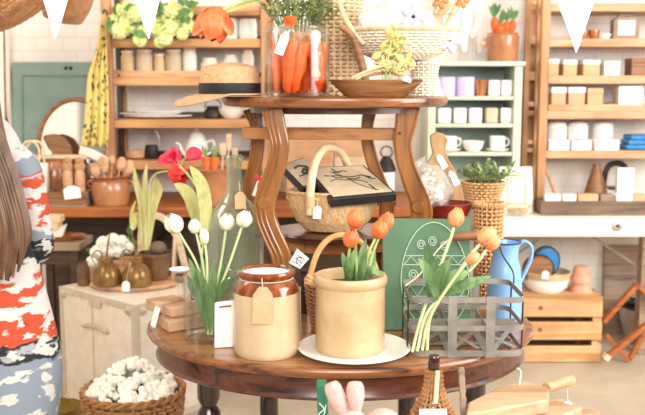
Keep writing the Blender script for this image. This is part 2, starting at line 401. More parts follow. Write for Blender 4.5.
# ------------------------------------------------------------------ lathe things from pixel silhouettes
def lp(px, Y, z0, prof):           # [(half width px, image y)] -> [(r, z)]
    return [(mm(h, Y, z0), max(0.0, zat(y, Y)-z0)) for h, y in prof]
def hollow(prof, th, floor=.01):
    """closed shell: outer profile up, inner profile down"""
    inner = [(max(.001, r-th), max(z, floor)) for r, z in reversed(prof) if z >= floor*.5]
    return [(0, 0)]+prof+inner+[(0, floor)]
def px_z(px, py, Y): return P(px, py, Y)
def tagcard(parent, p, w, h, mt, name='price_tag', tilt=0, string=None, lab=None):
    """small card with a clipped top hanging below p, facing the camera, on a loop of string"""
    M = RY(tilt); p = Vector(p)
    o = [Vector((-w/2, 0, -h)), Vector((w/2, 0, -h)), Vector((w/2, 0, -h*.22)), Vector((w*.2, 0, 0)), Vector((-w*.2, 0, 0)), Vector((-w/2, 0, -h*.22))]
    g = MB().prism([p+M@q for q in o], (0, .0016, 0)).build(name, M_[mt], parent, smooth=False)
    if lab: g['label'] = lab
    if string: MB().tube([p+Vector((0, 0, -h*.1)), *string], .0011, 5).build('string', M_['string'], g)
    return g
# ------------------------------------------------------------------ main table
TZ = .75; TC = Vector((.052, 2.62, 0)); TR = .573; TSY = .83
tb = thing('round_table', 'large round polished dark wooden table carrying the stoneware jars and tulips', 'table', (TC.x, TC.y, 0))
g = MB().lathe([(0, TZ-.02), (TR-.022, TZ-.02), (TR-.022, TZ), (0, TZ)], TC, 96, sy=TSY); g.build('tabletop', M_['top'], tb)
g = MB().lathe([(TR-.05, TZ-.026), (TR-.012, TZ-.026), (TR-.010, TZ-.021), (TR-.004, TZ-.019), (TR, TZ-.012), (TR-.001, TZ-.006), (TR-.006, TZ-.001), (TR-.02, TZ+.0002), (TR-.0215, TZ), (TR-.0215, TZ-.02), (TR-.05, TZ-.0205), (TR-.05, TZ-.026)], TC, 96, sy=TSY); g.build('edge_moulding', M_['table'], tb)
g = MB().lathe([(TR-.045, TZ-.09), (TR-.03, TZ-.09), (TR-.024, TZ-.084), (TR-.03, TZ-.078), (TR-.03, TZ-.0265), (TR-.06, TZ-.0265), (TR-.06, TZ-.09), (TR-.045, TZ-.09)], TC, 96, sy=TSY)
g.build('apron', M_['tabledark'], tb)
legp = [(.0, 0), (.02, 0), (.022, .02), (.018, .05), (.026, .08), (.03, .2), (.036, .38), (.034, .46), (.022, .48), (.036, .5), (.04, .53), (.036, .56), (.024, .575), (.03, .585), (.036, .6), (.036, .675), (0, .675)]
for sx, sy in ((-1,-1),(1,-1),(1,1),(-1,1)):
    c = Vector((TC.x+sx*(.365 if sy < 0 else .23), TC.y+sy*.25, 0)); MB().lathe([(r*.86, z) for r, z in legp], c, 24).build('leg', M_['ebony'], tb)
# ------------------------------------------------------------------ small table standing on it
UZ = 1.413
ux = at(335, 2.87, UZ).x; UC = Vector((ux, 2.87, 0))
st = thing('side_table', 'smaller old table with curved legs standing on the large round table', 'table', (ux, 2.87, TZ))
g = MB().lathe([(0, UZ-.03), (.335, UZ-.03), (.35, UZ-.026), (.358, UZ-.014), (.356, UZ-.004), (.35, UZ), (0, UZ)], UC, 72, sx=1, sy=.84)
g.build('tabletop', M_['table'], st)
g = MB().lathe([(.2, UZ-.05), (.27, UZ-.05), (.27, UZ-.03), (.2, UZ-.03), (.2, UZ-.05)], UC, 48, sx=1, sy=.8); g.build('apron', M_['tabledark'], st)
LEGS = {
 'B': (2.70, [(272,108),(276,125),(280,143),(278,160),(271,182),(265,202),(266,218),(273,236),(281,254),(282,268),(277,283),(275,290),(275,297)], [21,19,18,19,21,21,20,20,20,20,22,27]),
 'A': (2.96, [(252,108),(257,124),(258,140),(256,160),(251,180),(246,200),(247,220),(253,240),(259,256),(258,268),(254,278),(254,284)], [19,13,14,13,12,13,13,14,15,15,20]),
 'D': (2.76, [(408,106),(405,125),(402,142),(405,162),(412,182),(420,202),(421,218),(414,236),(406,254),(404,270),(409,283),(411,291),(411,299)], [24,20,17,17,19,21,20,19,18,18,22,27]),
 'C': (2.98, [(370,108),(367,124),(367,140),(371,158),(378,178),(385,196),(386,216),(380,236),(374,254),(374,266),(378,278),(378,284)], [13,11,12,12,13,14,14,14,14,15,20])}
for k, (Y, pts, ws) in LEGS.items():
    q = cr(PL(pts, Y), 5); dz = (TZ+.004) - q[-1].z; n = len(q)-1
    q = [p+Vector((0, 0, dz*max(0, (i/n-.75)*4))) for i, p in enumerate(q)]
    w = [mm(x, Y) for x in lerp_list(ws, len(q))]
    l = MB().sweep(q, w, .05).build('leg', M_['leg'], st, bevel=.006)
    if k == 'B':
        sc0 = P(263, 203, 2.672); MB().lathe([(0,-.027),(.018,-.027),(.022,-.02),(.022,.02),(.018,.027),(0,.027)], sc0+Vector((0,.025,0)), 20, M=RX(pi/2)).build('scroll', M_['leg'], l)
    if k == 'D':
        sc0 = P(418, 207, 2.732); MB().lathe([(0,-.027),(.018,-.027),(.022,-.02),(.022,.02),(.018,.027),(0,.027)], sc0+Vector((0,.025,0)), 20, M=RX(pi/2)).build('scroll', M_['leg'], l)
    mould = MB()
    for f in (-.40, -.20, .02) if k in 'BA' else (.42,):
        rr = []
        for i, p in enumerate(q):
            tt = (q[min(i+1,n)]-q[max(i-1,0)]).normalized(); sd = tt.cross(Vector((0,1,0))).normalized()
            rr.append(p-sd*f*w[i]*-1+Vector((0, -.025, 0)))
        mould.tube(rr, .0045, 6)
    mould.build('moulding', M_['leg'], l)
a, b = P(243, 133, 2.86), P(399, 133, 2.80); b.z = a.z
MB().beam(a, b, .03, mm(12, 2.83)).build('stretcher', M_['beam'], st, bevel=.003)
MB().ell(P(400, 133, 2.733), .005).build('peg', M_['tabledark'], st)
TIER = zat(229, 2.87)
tc_ = at(337, 2.87, TIER)
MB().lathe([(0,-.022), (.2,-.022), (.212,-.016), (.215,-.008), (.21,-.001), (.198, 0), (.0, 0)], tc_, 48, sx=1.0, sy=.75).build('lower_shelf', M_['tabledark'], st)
q = [P(280, 243, 2.8), P(330, 247, 2.86), P(404, 243, 2.9)]
MB().sweep(q, .05, .03).build('shelf_bracket', M_['beam'], st, bevel=.004)
# ------------------------------------------------------------------ bench and counter at the back
BZ = zat(207.5, 4.5)
bn = thing('workbench', 'long brown wooden workbench with crocks and shelving along the brick wall', 'workbench', at(150, 4.8, 0))
x0, x1 = P(8, 208, 4.5).x, P(420, 208, 4.5).x
MB().bb(x0, x1, 4.5, WY-.005, BZ-.052, BZ).build('worktop', M_['bench'], bn, bevel=.006)
MB().bb(x0+.04, x1-.04, 4.95, 4.98, .0, BZ-.052).build('back_panel', M_['darkwood'], bn)  # dark board added to stand in for the shade beneath the bench
for x in (x0+.06, (x0+x1)/2, x1-.06): MB().bb(x-.03, x+.03, 4.53, 4.59, 0, BZ-.052).build('leg', M_['darkwood'], bn, bevel=.004)
for pxx in (168, 250):
    MB().tube(cr([P(pxx, 222, 4.6), P(pxx-3, 232, 4.75), P(pxx-10, 239, 4.94)], 5), .012, 6).build('bracket', M_['iron'], bn)
KZ = zat(217.5, 4.6)
ct = thing('counter', 'long thick cream painted counter carrying the tall pine shelves and photo frame', 'counter', at(580, 4.9, 0))
x0, x1 = P(484, 218, 4.6).x, P(720, 218, 4.6).x
MB().bb(x0, x1, 4.6, WY-.005, KZ-mm(20, 4.6), KZ).build('worktop', M_['cream'], ct, bevel=.008)
zu = KZ-mm(20, 4.6)
for x in (P(649, 250, 4.7).x, x0+.1): MB().bb(x-.035, x+.035, 4.7, 4.77, 0, zu).build('leg', M_['greywood'], ct, bevel=.004)
for (u, v), (w, q2) in (((594,238),(643,270)), ((538,240),(513,256))):
    MB().tube([P(u, v, 4.75), P(w, q2, 4.75)], .007, 6).build('brace_rod', M_['zincdull'], ct)
c = P(617, 226, 4.595)
MB().lathe([(0,-.004),(.026,-.004),(.026,.008),(.02,.012),(.012,.012),(.012,.004),(0,.004)], c, 20, M=RX(pi/2)).build('bolt_plate', M_['zinc'], ct)
MB().ell(c+Vector((0,-.008,0)), (.007,.007,.007), 10, 8).build('bolt', M_['iron'], ct)
# ------------------------------------------------------------------ shelving units
def unit(name, label, Yf, Yb, xl, xr, z0, ztop, boards, th, mpost, mboard, pw, back=None, rungs=False, backmat=None):
    r = thing(name, label, 'shelving unit', ((xl+xr)/2, (Yf+Yb)/2, z0))
    for x in (xl, xr):
        MB().bb(x-pw/2, x+pw/2, Yf-.01, Yf+.04, z0, ztop).build('post', M_[mpost], r, bevel=.003)
        MB().bb(x-pw/2, x+pw/2, Yb-.04, Yb, z0, ztop).build('post', M_[mpost], r, bevel=.003)
    for z in boards: MB().bb(xl+pw/2+.001, xr-pw/2-.001, Yf, Yb, z-th, z).build('shelf_board', M_[mboard], r, bevel=.003)
    return r
zL = [zat(y, 4.8) for y in (6, 38.5, 77, 119.5, 161)]
xl, xr = P(108.5, 100, 4.8).x, P(266, 100, 4.8).x
su = unit('shelving_unit', 'tall brown wooden shelves on the workbench holding jars, plates and a teapot', 4.8, 5.14, xl, xr, BZ, 2.05, zL, mm(8.5, 4.8), 'pinez', 'shelf', mm(9, 4.8))
for x in (xl, xr): MB().bb(x-.012, x+.012, 5.05, 5.15, BZ, 2.03).build('rear_shade_board', M_['darkwood'], su)  # dark boards put the shade on the rear posts into the wood colour
for z in zL[1:]:
    MB().bb(xl+.02, xr-.02, 5.14, 5.155, z, z+.03).build('back_rail', M_['darkwood'], su)
YR = 4.85
zR = [zat(y, YR) for y in (3, 38.5, 75.5, 111, 150.5)]
xl, xr = P(543.5, 100, YR).x, P(690, 100, YR).x
sr = unit('shelving_unit', 'tall pale pine shelves on the cream counter with boxes and canisters', YR, 5.17, xl, xr, KZ, 2.08, zR, mm(8, YR), 'pinez', 'pine', mm(8, YR))
g = P(525.5, 100, 5.05); 
lad = thing('ladder', 'narrow wooden ladder standing upright between the pine and green shelves', 'ladder', (g.x+.03, 5.0, KZ))
for pxx, Y in ((525.5, 5.0), (536.5, 5.0)):
    x = P(pxx, 100, Y).x; MB().bb(x-.014, x+.014, Y-.02, Y+.02, KZ, 2.06).build('rail', M_['pinez'], lad, bevel=.003)
xa, xb = P(525.5, 100, 5.0).x, P(536.5, 100, 5.0).x
for y in (4, 38, 42, 74, 78, 104, 113, 142, 150, 180):
    z = zat(y, 5.0); MB().bb(xa+.0145, xb-.0145, 4.99, 5.012, z-.012, z+.012).build('rung', M_['pine'], lad)
# green-grey shelf unit
YG = 4.85
gl, gr = P(432, 100, YG).x, P(518, 100, YG).x
zG = [zat(y, YG) for y in (96, 123.5, 152, 180)]
sg = thing('shelving_unit', 'short pale sage green painted shelves holding white blocks and lilac candles', 'shelving unit', ((gl+gr)/2, 5.0, KZ))
zt = zat(66, YG); pw = mm(8, YG)
for x in (gl, gr): MB().bb(x-pw/2, x+pw/2, YG, 5.16, KZ, zt).build('side_panel', M_['sage'], sg, bevel=.003)
MB().bb(gl-pw/2-.01, gr+pw/2+.01, YG-.015, 5.165, zt, zt+mm(4.5, YG)).build('top_board', M_['sage'], sg, bevel=.003)
MB().bb(gl+pw/2, gr-pw/2, 5.145, 5.16, KZ, zt).build('back_panel', M_['sageback'], sg)
for z in zG: MB().bb(gl+pw/2+.001, gr-pw/2-.001, YG+.005, 5.14, z-mm(4, YG), z).build('shelf_board', M_['sage'], sg, bevel=.002)
# ------------------------------------------------------------------ camera, light
cam = bpy.data.cameras.new('camera'); co = bpy.data.objects.new('camera', cam); COL.objects.link(co)
co.location = (0, 0, HC); co.rotation_euler = (pi/2-PITCH, 0, 0); cam.lens = 50; cam.sensor_width = 36; cam.clip_start = .05
cam.dof.use_dof = True; cam.dof.focus_distance = 2.38; cam.dof.aperture_fstop = 4.2
SC.camera = co
w = bpy.data.worlds.new('daylight'); SC.world = w; w.use_nodes = True
bg = w.node_tree.nodes['Background']; bg.inputs[0].default_value = (1, .97, .93, 1); bg.inputs[1].default_value = .32
def area(name, loc, aim, sx, sy, power, col):
    l = bpy.data.lights.new(name, 'AREA'); l.shape = 'RECTANGLE'; l.size, l.size_y = sx, sy; l.energy = power; l.color = col
    o = bpy.data.objects.new(name, l); COL.objects.link(o); o.location = loc
    o.rotation_euler = (Vector(aim)-Vector(loc)).to_track_quat('-Z', 'Y').to_euler()
area('window_light_right', (3.2, 1.6, 2.2), (.3, 3.6, .9), 2.4, 1.8, 150, (1, .98, .96))
area('window_light_front', (.1, -1.7, 2.6), (-.4, 3.4, .7), 2.4, 1.6, 170, (1, .97, .93))
area('fill_light_left', (-2.3, 2.7, 2.5), (-.8, 4.0, .6), 1.0, 1.2, 26, (1, .96, .9))  # added fill that brightens the left side, no known window there
vs = SC.view_settings; vs.view_transform = 'Standard'; vs.look = 'None'; vs.gamma = 1; vs.use_curve_mapping = False; vs.exposure = .3
SC.cycles.use_denoising = True
SC.cycles.transparent_max_bounces = 16
TZ += .0006; UZ += .0006
def jarprof(px, Y, z0, prof): return lp(px, Y, z0, prof)
def scale_y(Y, z0): return zat
# --- stoneware jar with brown shoulder
c = at(267, 2.295, TZ); s = mm(1, 2.295, .85)
jar = thing('stoneware_jar', 'big two-tone stoneware jar with brown glazed shoulder and a paper tag', 'jar', c)
MB().lathe([(0,0),(31*s,0),(32.5*s,.006),(33*s,.015),(33*s,.155),(32.6*s,.166)], c, 48).build('body', M_['stone'], jar)
MB().lathe([(32.6*s,.166),(31.5*s,.178),(28*s,.196),(25.3*s,.202),(25.3*s,.207),(28.5*s,.211),(29*s,.217),(28*s,.222),(25*s,.223),(24*s,.220),(24*s,.205),(23*s,.19)], c, 48).build('shoulder', M_['stonebrown'], jar)
MB().lathe([(24*s,.214),(23.6*s,.2),(22*s,.18),(22*s,.172),(0,.168)], c, 48).build('paper_lining', M_['matte'], jar)
p = P(262, 288, 2.2)
ring = [c+Vector((26.5*s*cos(a), 26.5*s*sin(a), .201)) for a in [i*2*pi/40 for i in range(40)]]
MB().tube(ring, .0013, 5, closed=True).build('string', M_['string'], jar)
tg = tagcard(jar, P(263, 287, 2.196), mm(20, 2.2), mm(38, 2.2), 'kraft', 'tag', .03, [P(262, 281, 2.21), P(262, 278.5, 2.22)])
# --- crock on a plate
cp = at(354, 2.29, TZ); s = mm(1, 2.29, .77)
pl = solo(MB().lathe([(0,0),(36*s,0),(38*s,.003),(55*s,.012),(56.5*s,.016),(56*s,.019),(53*s,.018),(40*s,.011),(36*s,.009),(0,.009)], cp, 64), 'plate', M_['white'], cp,
     'large round white plate under the cream stoneware crock', 'plate')
c = at(350, 2.29, TZ+.0095); cc = c.copy(); s = mm(1, 2.29, .85)
ck = thing('crock', 'cream stoneware crock planted with orange tulips standing on a white plate', 'crock', c)
Hc = zat(274, 2.29)-c.z
MB().lathe([(0,0),(33*s,0),(34.3*s,.005),(34.6*s,.012),(34.8*s,Hc*.5),(34.6*s,Hc-.028),(36*s,Hc-.024),(36.8*s,Hc-.016),(36.6*s,Hc-.006),(35*s,Hc),(32.5*s,Hc),(31.5*s,Hc-.008),(31.3*s,.05),(0,.05)], c, 56).build('body', M_['crock'], ck)
MB().lathe([(31.2*s,Hc-.03),(20*s,Hc-.024),(0,Hc-.02)], c, 40, wob=lambda a, z: 1+.0*a).build('soil', M_['soil'], ck)
CT = c.z+Hc-.022
# --- tulip blossoms
def blossom(pos, direc, Rr, H, mt, parent, openk=0.0, name='blossom'):
    M = align(direc); g = MB(); pos = Vector(pos)
    for ly in range(2):
        for i in range(3):
            a0 = 2*pi*(i+.5*ly)/3; nt_, ns = 8, 6; vs = []
            for a in range(nt_+1):
                t = a/nt_; pr = (sin(pi*min(1, .1+.62*t)))**.7*(1-.62*max(0, (t-.45)/.55)**1.6*(1-openk)) if t > 0 else .2
                wd = (.75+.35*min(1, t*2.5))*max(0, 1-t**4)**.5
                for b in range(ns+1):
                    q = -1+2*b/ns; an = a0+q*wd*1.0
                    r = Rr*(pr*(1-.06*ly)+openk*t*t*.8)*(1+.05*q*q)
                    vs.append(pos+M@Vector((r*cos(an), r*sin(an), H*t*(1-.04*q*q))))
            fs = [(a*(ns+1)+b, a*(ns+1)+b+1, (a+1)*(ns+1)+b+1, (a+1)*(ns+1)+b) for a in range(nt_) for b in range(ns)]
            g.add(vs, fs)
    o = g.build(name, mt, parent)
    sm = o.modifiers.new('thick', 'SOLIDIFY'); sm.thickness = .0012; sm.offset = 0
    return o
def tulip(label, pts, Rr, H, mt, group, leaves=(), sr=.0035, stem='stem', leafm='leafg', org=None, name='tulip', openk=0, leafw=.022):
    q = cr(pts, 6); r = thing(name, label, 'tulip', org if org is not None else q[0], group)
    MB().tube(q, sr, 7).build('stem', M_[stem], r)
    blossom(q[-1]-(q[-1]-q[-2]).normalized()*.004, q[-1]-q[-3], Rr, H, M_[mt], r, openk)
    for lf in leaves:
        lq = cr(lf[0], 6); up = lf[1] if len(lf) > 1 else (0,-1,.4)
        MB().leaf(lq, lf[2] if len(lf) > 2 else leafw, up).build('leaf', M_[leafm], r)
    return r
ob = mm(1, 2.29, 1.0)
def ct_(px, dy=0): v = at(px, 2.29+dy, CT); return v
G = 'orange tulips growing in the cream crock'
tulip('orange tulip lowest and leftmost in the cream crock, head beside the basket handle', [ct_(349), P(348,262,2.285), P(350,246,2.275)], 8.5*ob, 20*ob, 'orange', G, [([ct_(352,.01), P(347,268,2.25), P(342,252,2.25)],), ([ct_(347,-.02), P(350,265,2.23), P(357,247,2.22)],)])
tulip('orange tulip standing tallest at the back middle of the cream crock', [ct_(357,.03), P(356,255,2.32), P(355,227,2.32)], 8.5*ob, 20*ob, 'orange', G, [([ct_(356,.04), P(352,262,2.33), P(348,250,2.33)],), ([ct_(360,.03), P(362,258,2.33), P(366,238,2.34)],)])
tulip('orange tulip leaning furthest right out of the cream crock, nearer of the leaning pair', [ct_(362,-.01), P(368,255,2.27), P(376,237,2.27)], 8.5*ob, 21*ob, 'orange', G, [([ct_(364,-.01), P(371,270,2.25), P(383,276,2.25)],), ([ct_(358,-.03), P(362,270,2.24), P(366,248,2.22)],)])
tulip('orange tulip just behind the rightmost leaning one in the cream crock', [ct_(366,.03), P(374,250,2.33), P(383,229,2.34)], 8*ob, 20*ob, 'orange', G, [([ct_(368,.03), P(371,265,2.34), P(375,250,2.36)],)])
# --- glass vase with white tulips
c = at(212, 2.43, TZ); s = mm(1, 2.43, .85); H = zat(274, 2.43)-TZ
vz = thing('glass_vase', 'clear straight glass vase holding white tulips with their leaves', 'vase', c)
MB().lathe([(0,0),(26*s,0),(27.5*s,.004),(28*s,.012),(28*s,H-.003),(27.6*s,H),(27*s,H-.002),(26.8*s,.014),(25*s,.01),(0,.01)], c, 48).build('body', M_['glass'], vz)
MB().tube([c+Vector((27.5*s*cos(i*pi/24), 27.5*s*sin(i*pi/24), H)) for i in range(48)], .0016, 6, closed=True).build('rim', M_['glass'], vz)
B0 = lambda dx, dy: at(209+dx, 2.425+dy, TZ+.013)
wb = mm(1, 2.4, 1.0); G = 'white tulips in the glass vase'
W = [('white tulip on the far left of the glass vase, large and nodding outward', [B0(0,0), P(206,300,2.43), P(197,265,2.40), P(178,231,2.37)], 9.6, 21),
     ('white tulip second from left in the glass vase, small rounded bud', [B0(1,.01), P(206,295,2.45), P(202,260,2.45), P(196,232,2.45)], 6.8, 15),
     ('white tulip with slim closed bud, shortest of those in the glass vase', [B0(-1,-.01), P(207,300,2.41), P(207,265,2.40), P(205,243,2.39)], 4.8, 17),
     ('white tulip second from right in the glass vase, upright on a straight stem', [B0(2,.01), P(214,300,2.46), P(221,262,2.46), P(226,229,2.45)], 8.2, 18),
     ('white tulip on the far right of the glass vase, leaning towards the demijohn', [B0(2,-.01), P(216,300,2.43), P(230,262,2.43), P(242,226,2.43)], 8.4, 18)]
for i, (l, pts, r, h) in enumerate(W): tulip(l, pts, r*wb, h*wb, 'tulipwhite', G, stem='stempale',
      leaves=[[([B0(-1,.0), P(203,300,2.41), P(196,278,2.40), P(189,258,2.39)], (0,-1,.3), .028), ([B0(0,.01), P(206,305,2.44), P(203,280,2.45), P(203,255,2.45)], (0.3,-1,.3), .026)],
              [([B0(0,.01), P(200,300,2.46), P(192,285,2.47), P(187,276,2.47)], (0,-1,.3), .03)],
              [([B0(0,-.01), P(210,300,2.40), P(213,280,2.38), P(214,262,2.38)], (0.2,-1,.3), .026)],
              [([B0(0,.01), P(213,300,2.47), P(220,278,2.49), P(222,258,2.50)], (0,-1,.3), .026), ([B0(0,-.01), P(210,305,2.40), P(204,285,2.38), P(197,268,2.36)], (0,-1,.3), .024)],
              [([B0(1,0), P(216,300,2.42), P(226,284,2.41), P(236,274,2.41)], (0,-1,.5), .026), ([B0(1,.01), P(213,300,2.45), P(218,285,2.46), P(224,268,2.46)], (0,-1,.4), .032)]][i])
# --- white card block
a, b = P(214, 351, 2.325), P(234, 347, 2.335); a.z = b.z = TZ
u = (b-a); top = Vector((.002, .006, zat(302, 2.34)-TZ)); th = Vector((.004, .012, 0))
wt = thing('price_plaque', 'blank white wooden plaque with a dark nail propped before the glass vase', 'plaque', a)
MB().hexa([a, b, b+th, a+th, a+top, b+top+Vector((0,0,.004)), b+top+th+Vector((0,0,.004)), a+top+th]).build('board', M_['white'], wt, bevel=.003)
MB().tube([a+u*.25+top*.9, a+u*.85+top*.93+Vector((0,-.006,0))], .0022, 6).build('nail', M_['stonebrown'], wt)
# --- wooden blocks
def block(name, lab, p0, p1, z0, z1, depth, mt='pinelight'):
    a, b = onz(*p0, z0), onz(*p1, z0); n = Vector((-(b-a).y, (b-a).x, 0)).normalized()*depth
    h = Vector((0,0,z1-z0)); return solo(MB().hexa([a, b, b+n, a+n, a+h, b+h, b+n+h, a+n+h]), name, M_['boardwood'], a, lab, 'wooden block', 'wooden blocks beside the glass vase', bevel=.004)
zb = TZ
block('wooden_block', 'lowest pale wooden block in front of the glass vase stack', (169,333), (212,326), zb, zb+.033, .06)
block('wooden_block', 'pale wooden block lying on the lowest one behind the glass vase', (171,333-15), (214,311), zb+.0332, zb+.062, .055)
block('wooden_block', 'long pale wooden block furthest left by the rim of the table', (157,314), (186,309), zb, zb+.034, .075)
block('wooden_block', 'small pale wooden block at the front end of the long block', (165,321), (172,320), zb, zb+.028, .03)
c = onz(180, 283, zb+.085); 
c = P(182, 290, 2.64); c.z = zb+.0
s = mm(1, 2.64, .8); H = zat(277, 2.66)-TZ
gs = thing('cake_stand', 'small white dish on a clear glass foot behind the wooden blocks', 'cake stand', at(180, 2.70, TZ+.0345)); c = at(180, 2.70, TZ+.0345); H = zat(271, 2.70)-c.z
MB().lathe([(0,0),(.03,0),(.032,.004),(.009,.012),(.007,.03),(.007,H-.012),(.014,H-.004),(0,H-.004)], c, 28).build('foot', M_['glass'], gs)
MB().lathe([(0,H-.004),(.02,H-.004),(.03,H+.004),(.032,H+.007),(.03,H+.008),(.018,H),(0,H)], c, 36).build('dish', M_['white'], gs)
a, b = onz(149, 322, TZ), onz(155, 320, TZ)
a, b = P(150, 318, 2.56), P(154, 321, 2.53); a.z = b.z = TZ
hh = Vector((.012, .02, .052)); th = Vector((.003,.002,0))
solo(MB().hexa([a, b, b+th, a+th, a+hh, b+hh, b+hh+th, a+hh+th]), 'price_card', M_['paper'], a, 'small white price card tilted at the left rim of the table', 'price card')
# --- green demijohn
c = at(236, 2.79, TZ); s = mm(1, 2.79, 1.0)
Hs = lambda y: zat(y, 2.79)-TZ
dj = thing('demijohn', 'tall pale green glass demijohn bottle with a long neck and kraft tag', 'bottle', c)
op = [(26*s,0),(28.5*s,.008),(29*s,.03),(29*s,Hs(232)),(28*s,Hs(222)),(24*s,Hs(211)),(16*s,Hs(202)),(10*s,Hs(195)),(8*s,Hs(188)),(7.6*s,Hs(168)),(7.8*s,Hs(163)),(9.2*s,Hs(161)),(9.4*s,Hs(157)),(8*s,Hs(155))]
MB().lathe([(0,0)]+op+[(6.5*s,Hs(156)),(6.3*s,Hs(180)),(8.5*s,Hs(195)),(26*s,Hs(219)),(27.3*s,Hs(232)),(27.3*s,.03),(0,.02)], c, 44).build('body', M_['glassgreen'], dj)
tagcard(dj, P(240, 192, 2.70), mm(11, 2.7), mm(17, 2.7), 'kraft', 'tag', -.03, [P(240,186,2.76), P(239,181,2.767)])
# red ribbon tied behind
g = MB(); q0 = P(262, 180, 2.86)
rb = thing('ribbon_bow', 'small red ribbon bow with a white tag hanging behind the curved table leg', 'bow', q0)
for d in ((-7,-4),(6,-5),(-3,9),(6,7)):
    e = P(262+d[0], 180+d[1], 2.86); g.sweep(cr([q0, (q0+e)/2+Vector((0,-.01,.003)), e], 4), [.006,.014,.016,.012], .002)
g.ell(q0, .008, 8, 6); g.build('bow', M_['red'], rb)
tagcard(rb, P(263, 176, 2.87), mm(8, 2.87), mm(22, 2.87), 'paper', 'tag', .35)
MB().tube(cr([P(262,180,2.86), P(256,178,2.92), P(252,165,3.0)], 5), .0012, 5).build('string', M_['string'], rb)
# --- handled basket behind the crock
c = at(343, 2.52, TZ); s = mm(1, 2.52, .85); H = zat(280, 2.52)-TZ
bk = thing('wicker_basket', 'round brown wicker basket with a tall arched handle behind the cream crock', 'basket', c)
MB().weave([(30*s,.0),(34*s,H*.4),(37*s,H)], 12, 26, .0042, c).build('woven_body', M_['wickerbrown'], bk)
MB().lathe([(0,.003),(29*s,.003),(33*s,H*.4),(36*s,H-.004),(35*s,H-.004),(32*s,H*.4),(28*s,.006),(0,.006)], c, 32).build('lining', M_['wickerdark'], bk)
MB().tube([c+Vector((37*s*cos(i*pi/20), 37*s*sin(i*pi/20), H)) for i in range(40)], .007, 7, closed=True).build('rim', M_['wicker'], bk)
hq = cr([P(307,287,2.50), P(311,272,2.5), P(318,252,2.51), P(329,239,2.52), P(343,235,2.53), P(358,240,2.54), P(370,254,2.54), P(378,275,2.54)], 6)
MB().tube(hq, .0085, 8).build('handle', M_['wicker'], bk)
cf = MB()
for k in range(3): cf.ell(P(309+k, 282-2*k, 2.485), (.016,.012,.007), 10, 6, RY(.5*k-.4))
cf.build('handle_binding', M_['wicker'], bk)
# --- printed card
a, b, c_, d = P(289,263,2.66), P(300,269,2.62), P(309,259,2.64), P(297,249,2.68)
pc = thing('printed_card', 'pale blue printed card propped upright below the lower shelf of the side table', 'card', (a.x, 2.68, TZ))
n = Vector((.0, .003, .001))
MB().prism([a, b, c_, d], n).build('card', M_['bluecard'], pc, smooth=False)
g = MB(); ctr = (a+b+c_+d)/4+Vector((0,-.004,0)); ux_ = (b-a)*.5; uy_ = (d-a)*.5
for sc in (.62,):
    L = [ctr+ux_*sc*i+uy_*sc*j for i, j in ((-1,-.8),(1,-.8),(1,.8),(-1,.8))]
    g.tube(L, .0012, 4, closed=True)
g.tube([ctr+ux_*.35*cos(k*.6)+uy_*.4*sin(k*.6) for k in range(10)], .0014, 4); g.tube([ctr-ux_*.5+uy_*.1, ctr+ux_*.5-uy_*.15], .0012, 4)
g.build('printed_drawing', M_['ink'], pc)
MB().beam((a.x+.045, 2.70, TZ), (a.x+.045, 2.672, b.z+.03), .02, .01, (0,1,0)).build('easel_leg', M_['darkwood'], pc)
MB().bb(a.x+.0, a.x+.075, 2.64, 2.68, b.z-.012, b.z-.002).build('ledge', M_['darkwood'], pc)
MB().bb(a.x+.0, a.x+.02, 2.655, 2.675, TZ, b.z-.012).build('easel_leg', M_['darkwood'], pc)
# --- green chalkboard with an egg
b0, b1 = P(384, 330, 2.50), P(471, 330, 2.50); b0.z = b1.z = TZ+.001
t0 = P(382, 218, 2.585); t1 = P(470, 219, 2.585); nn = (b1-b0).cross(t0-b0).normalized(); th = -nn*.014
gb = thing('chalkboard', 'green board with a chalk drawn egg leaning behind the metal bottle crate', 'chalkboard', (b0+b1)/2)
MB().hexa([b0, b1, b1+th*-1 if th.y < 0 else b1+th, b0+(th if th.y > 0 else -th), t0, t1, t1+(th if th.y > 0 else -th), t0+(th if th.y > 0 else -th)]).build('board', M_['green'], gb, bevel=.002)
fr = nn if nn.y < 0 else -nn
def bp(u, v): return b0+(b1-b0)*u+(t0-b0)*v+fr*.002           # u right, v up on the board
g = MB(); CR_ = .0013
def chalkline(pts, closed=False): g.tube([bp(*p) for p in pts], CR_, 4, closed=closed)
eg = lambda a: (.60+.39*cos(a)*(1-.12*sin(a)), .49+.47*sin(a))
chalkline([eg(i*2*pi/48) for i in range(48)], True)
def inside(v): 
    y = max(-1, min(1, (v-.49)/.47)); a = math.asin(y); return .39*cos(a)*(1-.12*y)*.97
for v0, dv in ((.66,.0),(.58,0),(.40,0),(.30,0)):
    w_ = inside(v0); chalkline([(.60-w_, v0), (.60+w_, v0)])
for v0, amp, nz_ in ((.62,.035,9),(.35,.045,9)):
    w_ = inside(v0); chalkline([(.60-w_+2*w_*k/(nz_*1), v0+(amp if k % 2 else -amp)) for k in range(nz_+1)])
for u0, v0, r0 in ((.45,.76,.045),(.58,.79,.045),(.72,.75,.045),(.35,.49,.05),(.52,.48,.055),(.69,.49,.055),(.85,.49,.05),(.42,.2,.045),(.58,.18,.045),(.73,.2,.045)):
    for f in (1, .5): chalkline([(u0+f*r0*cos(k*pi/7), v0+f*r0*.85*sin(k*pi/7)) for k in range(14)], True)
g.build('chalk_drawing', M_['chalk'], gb)
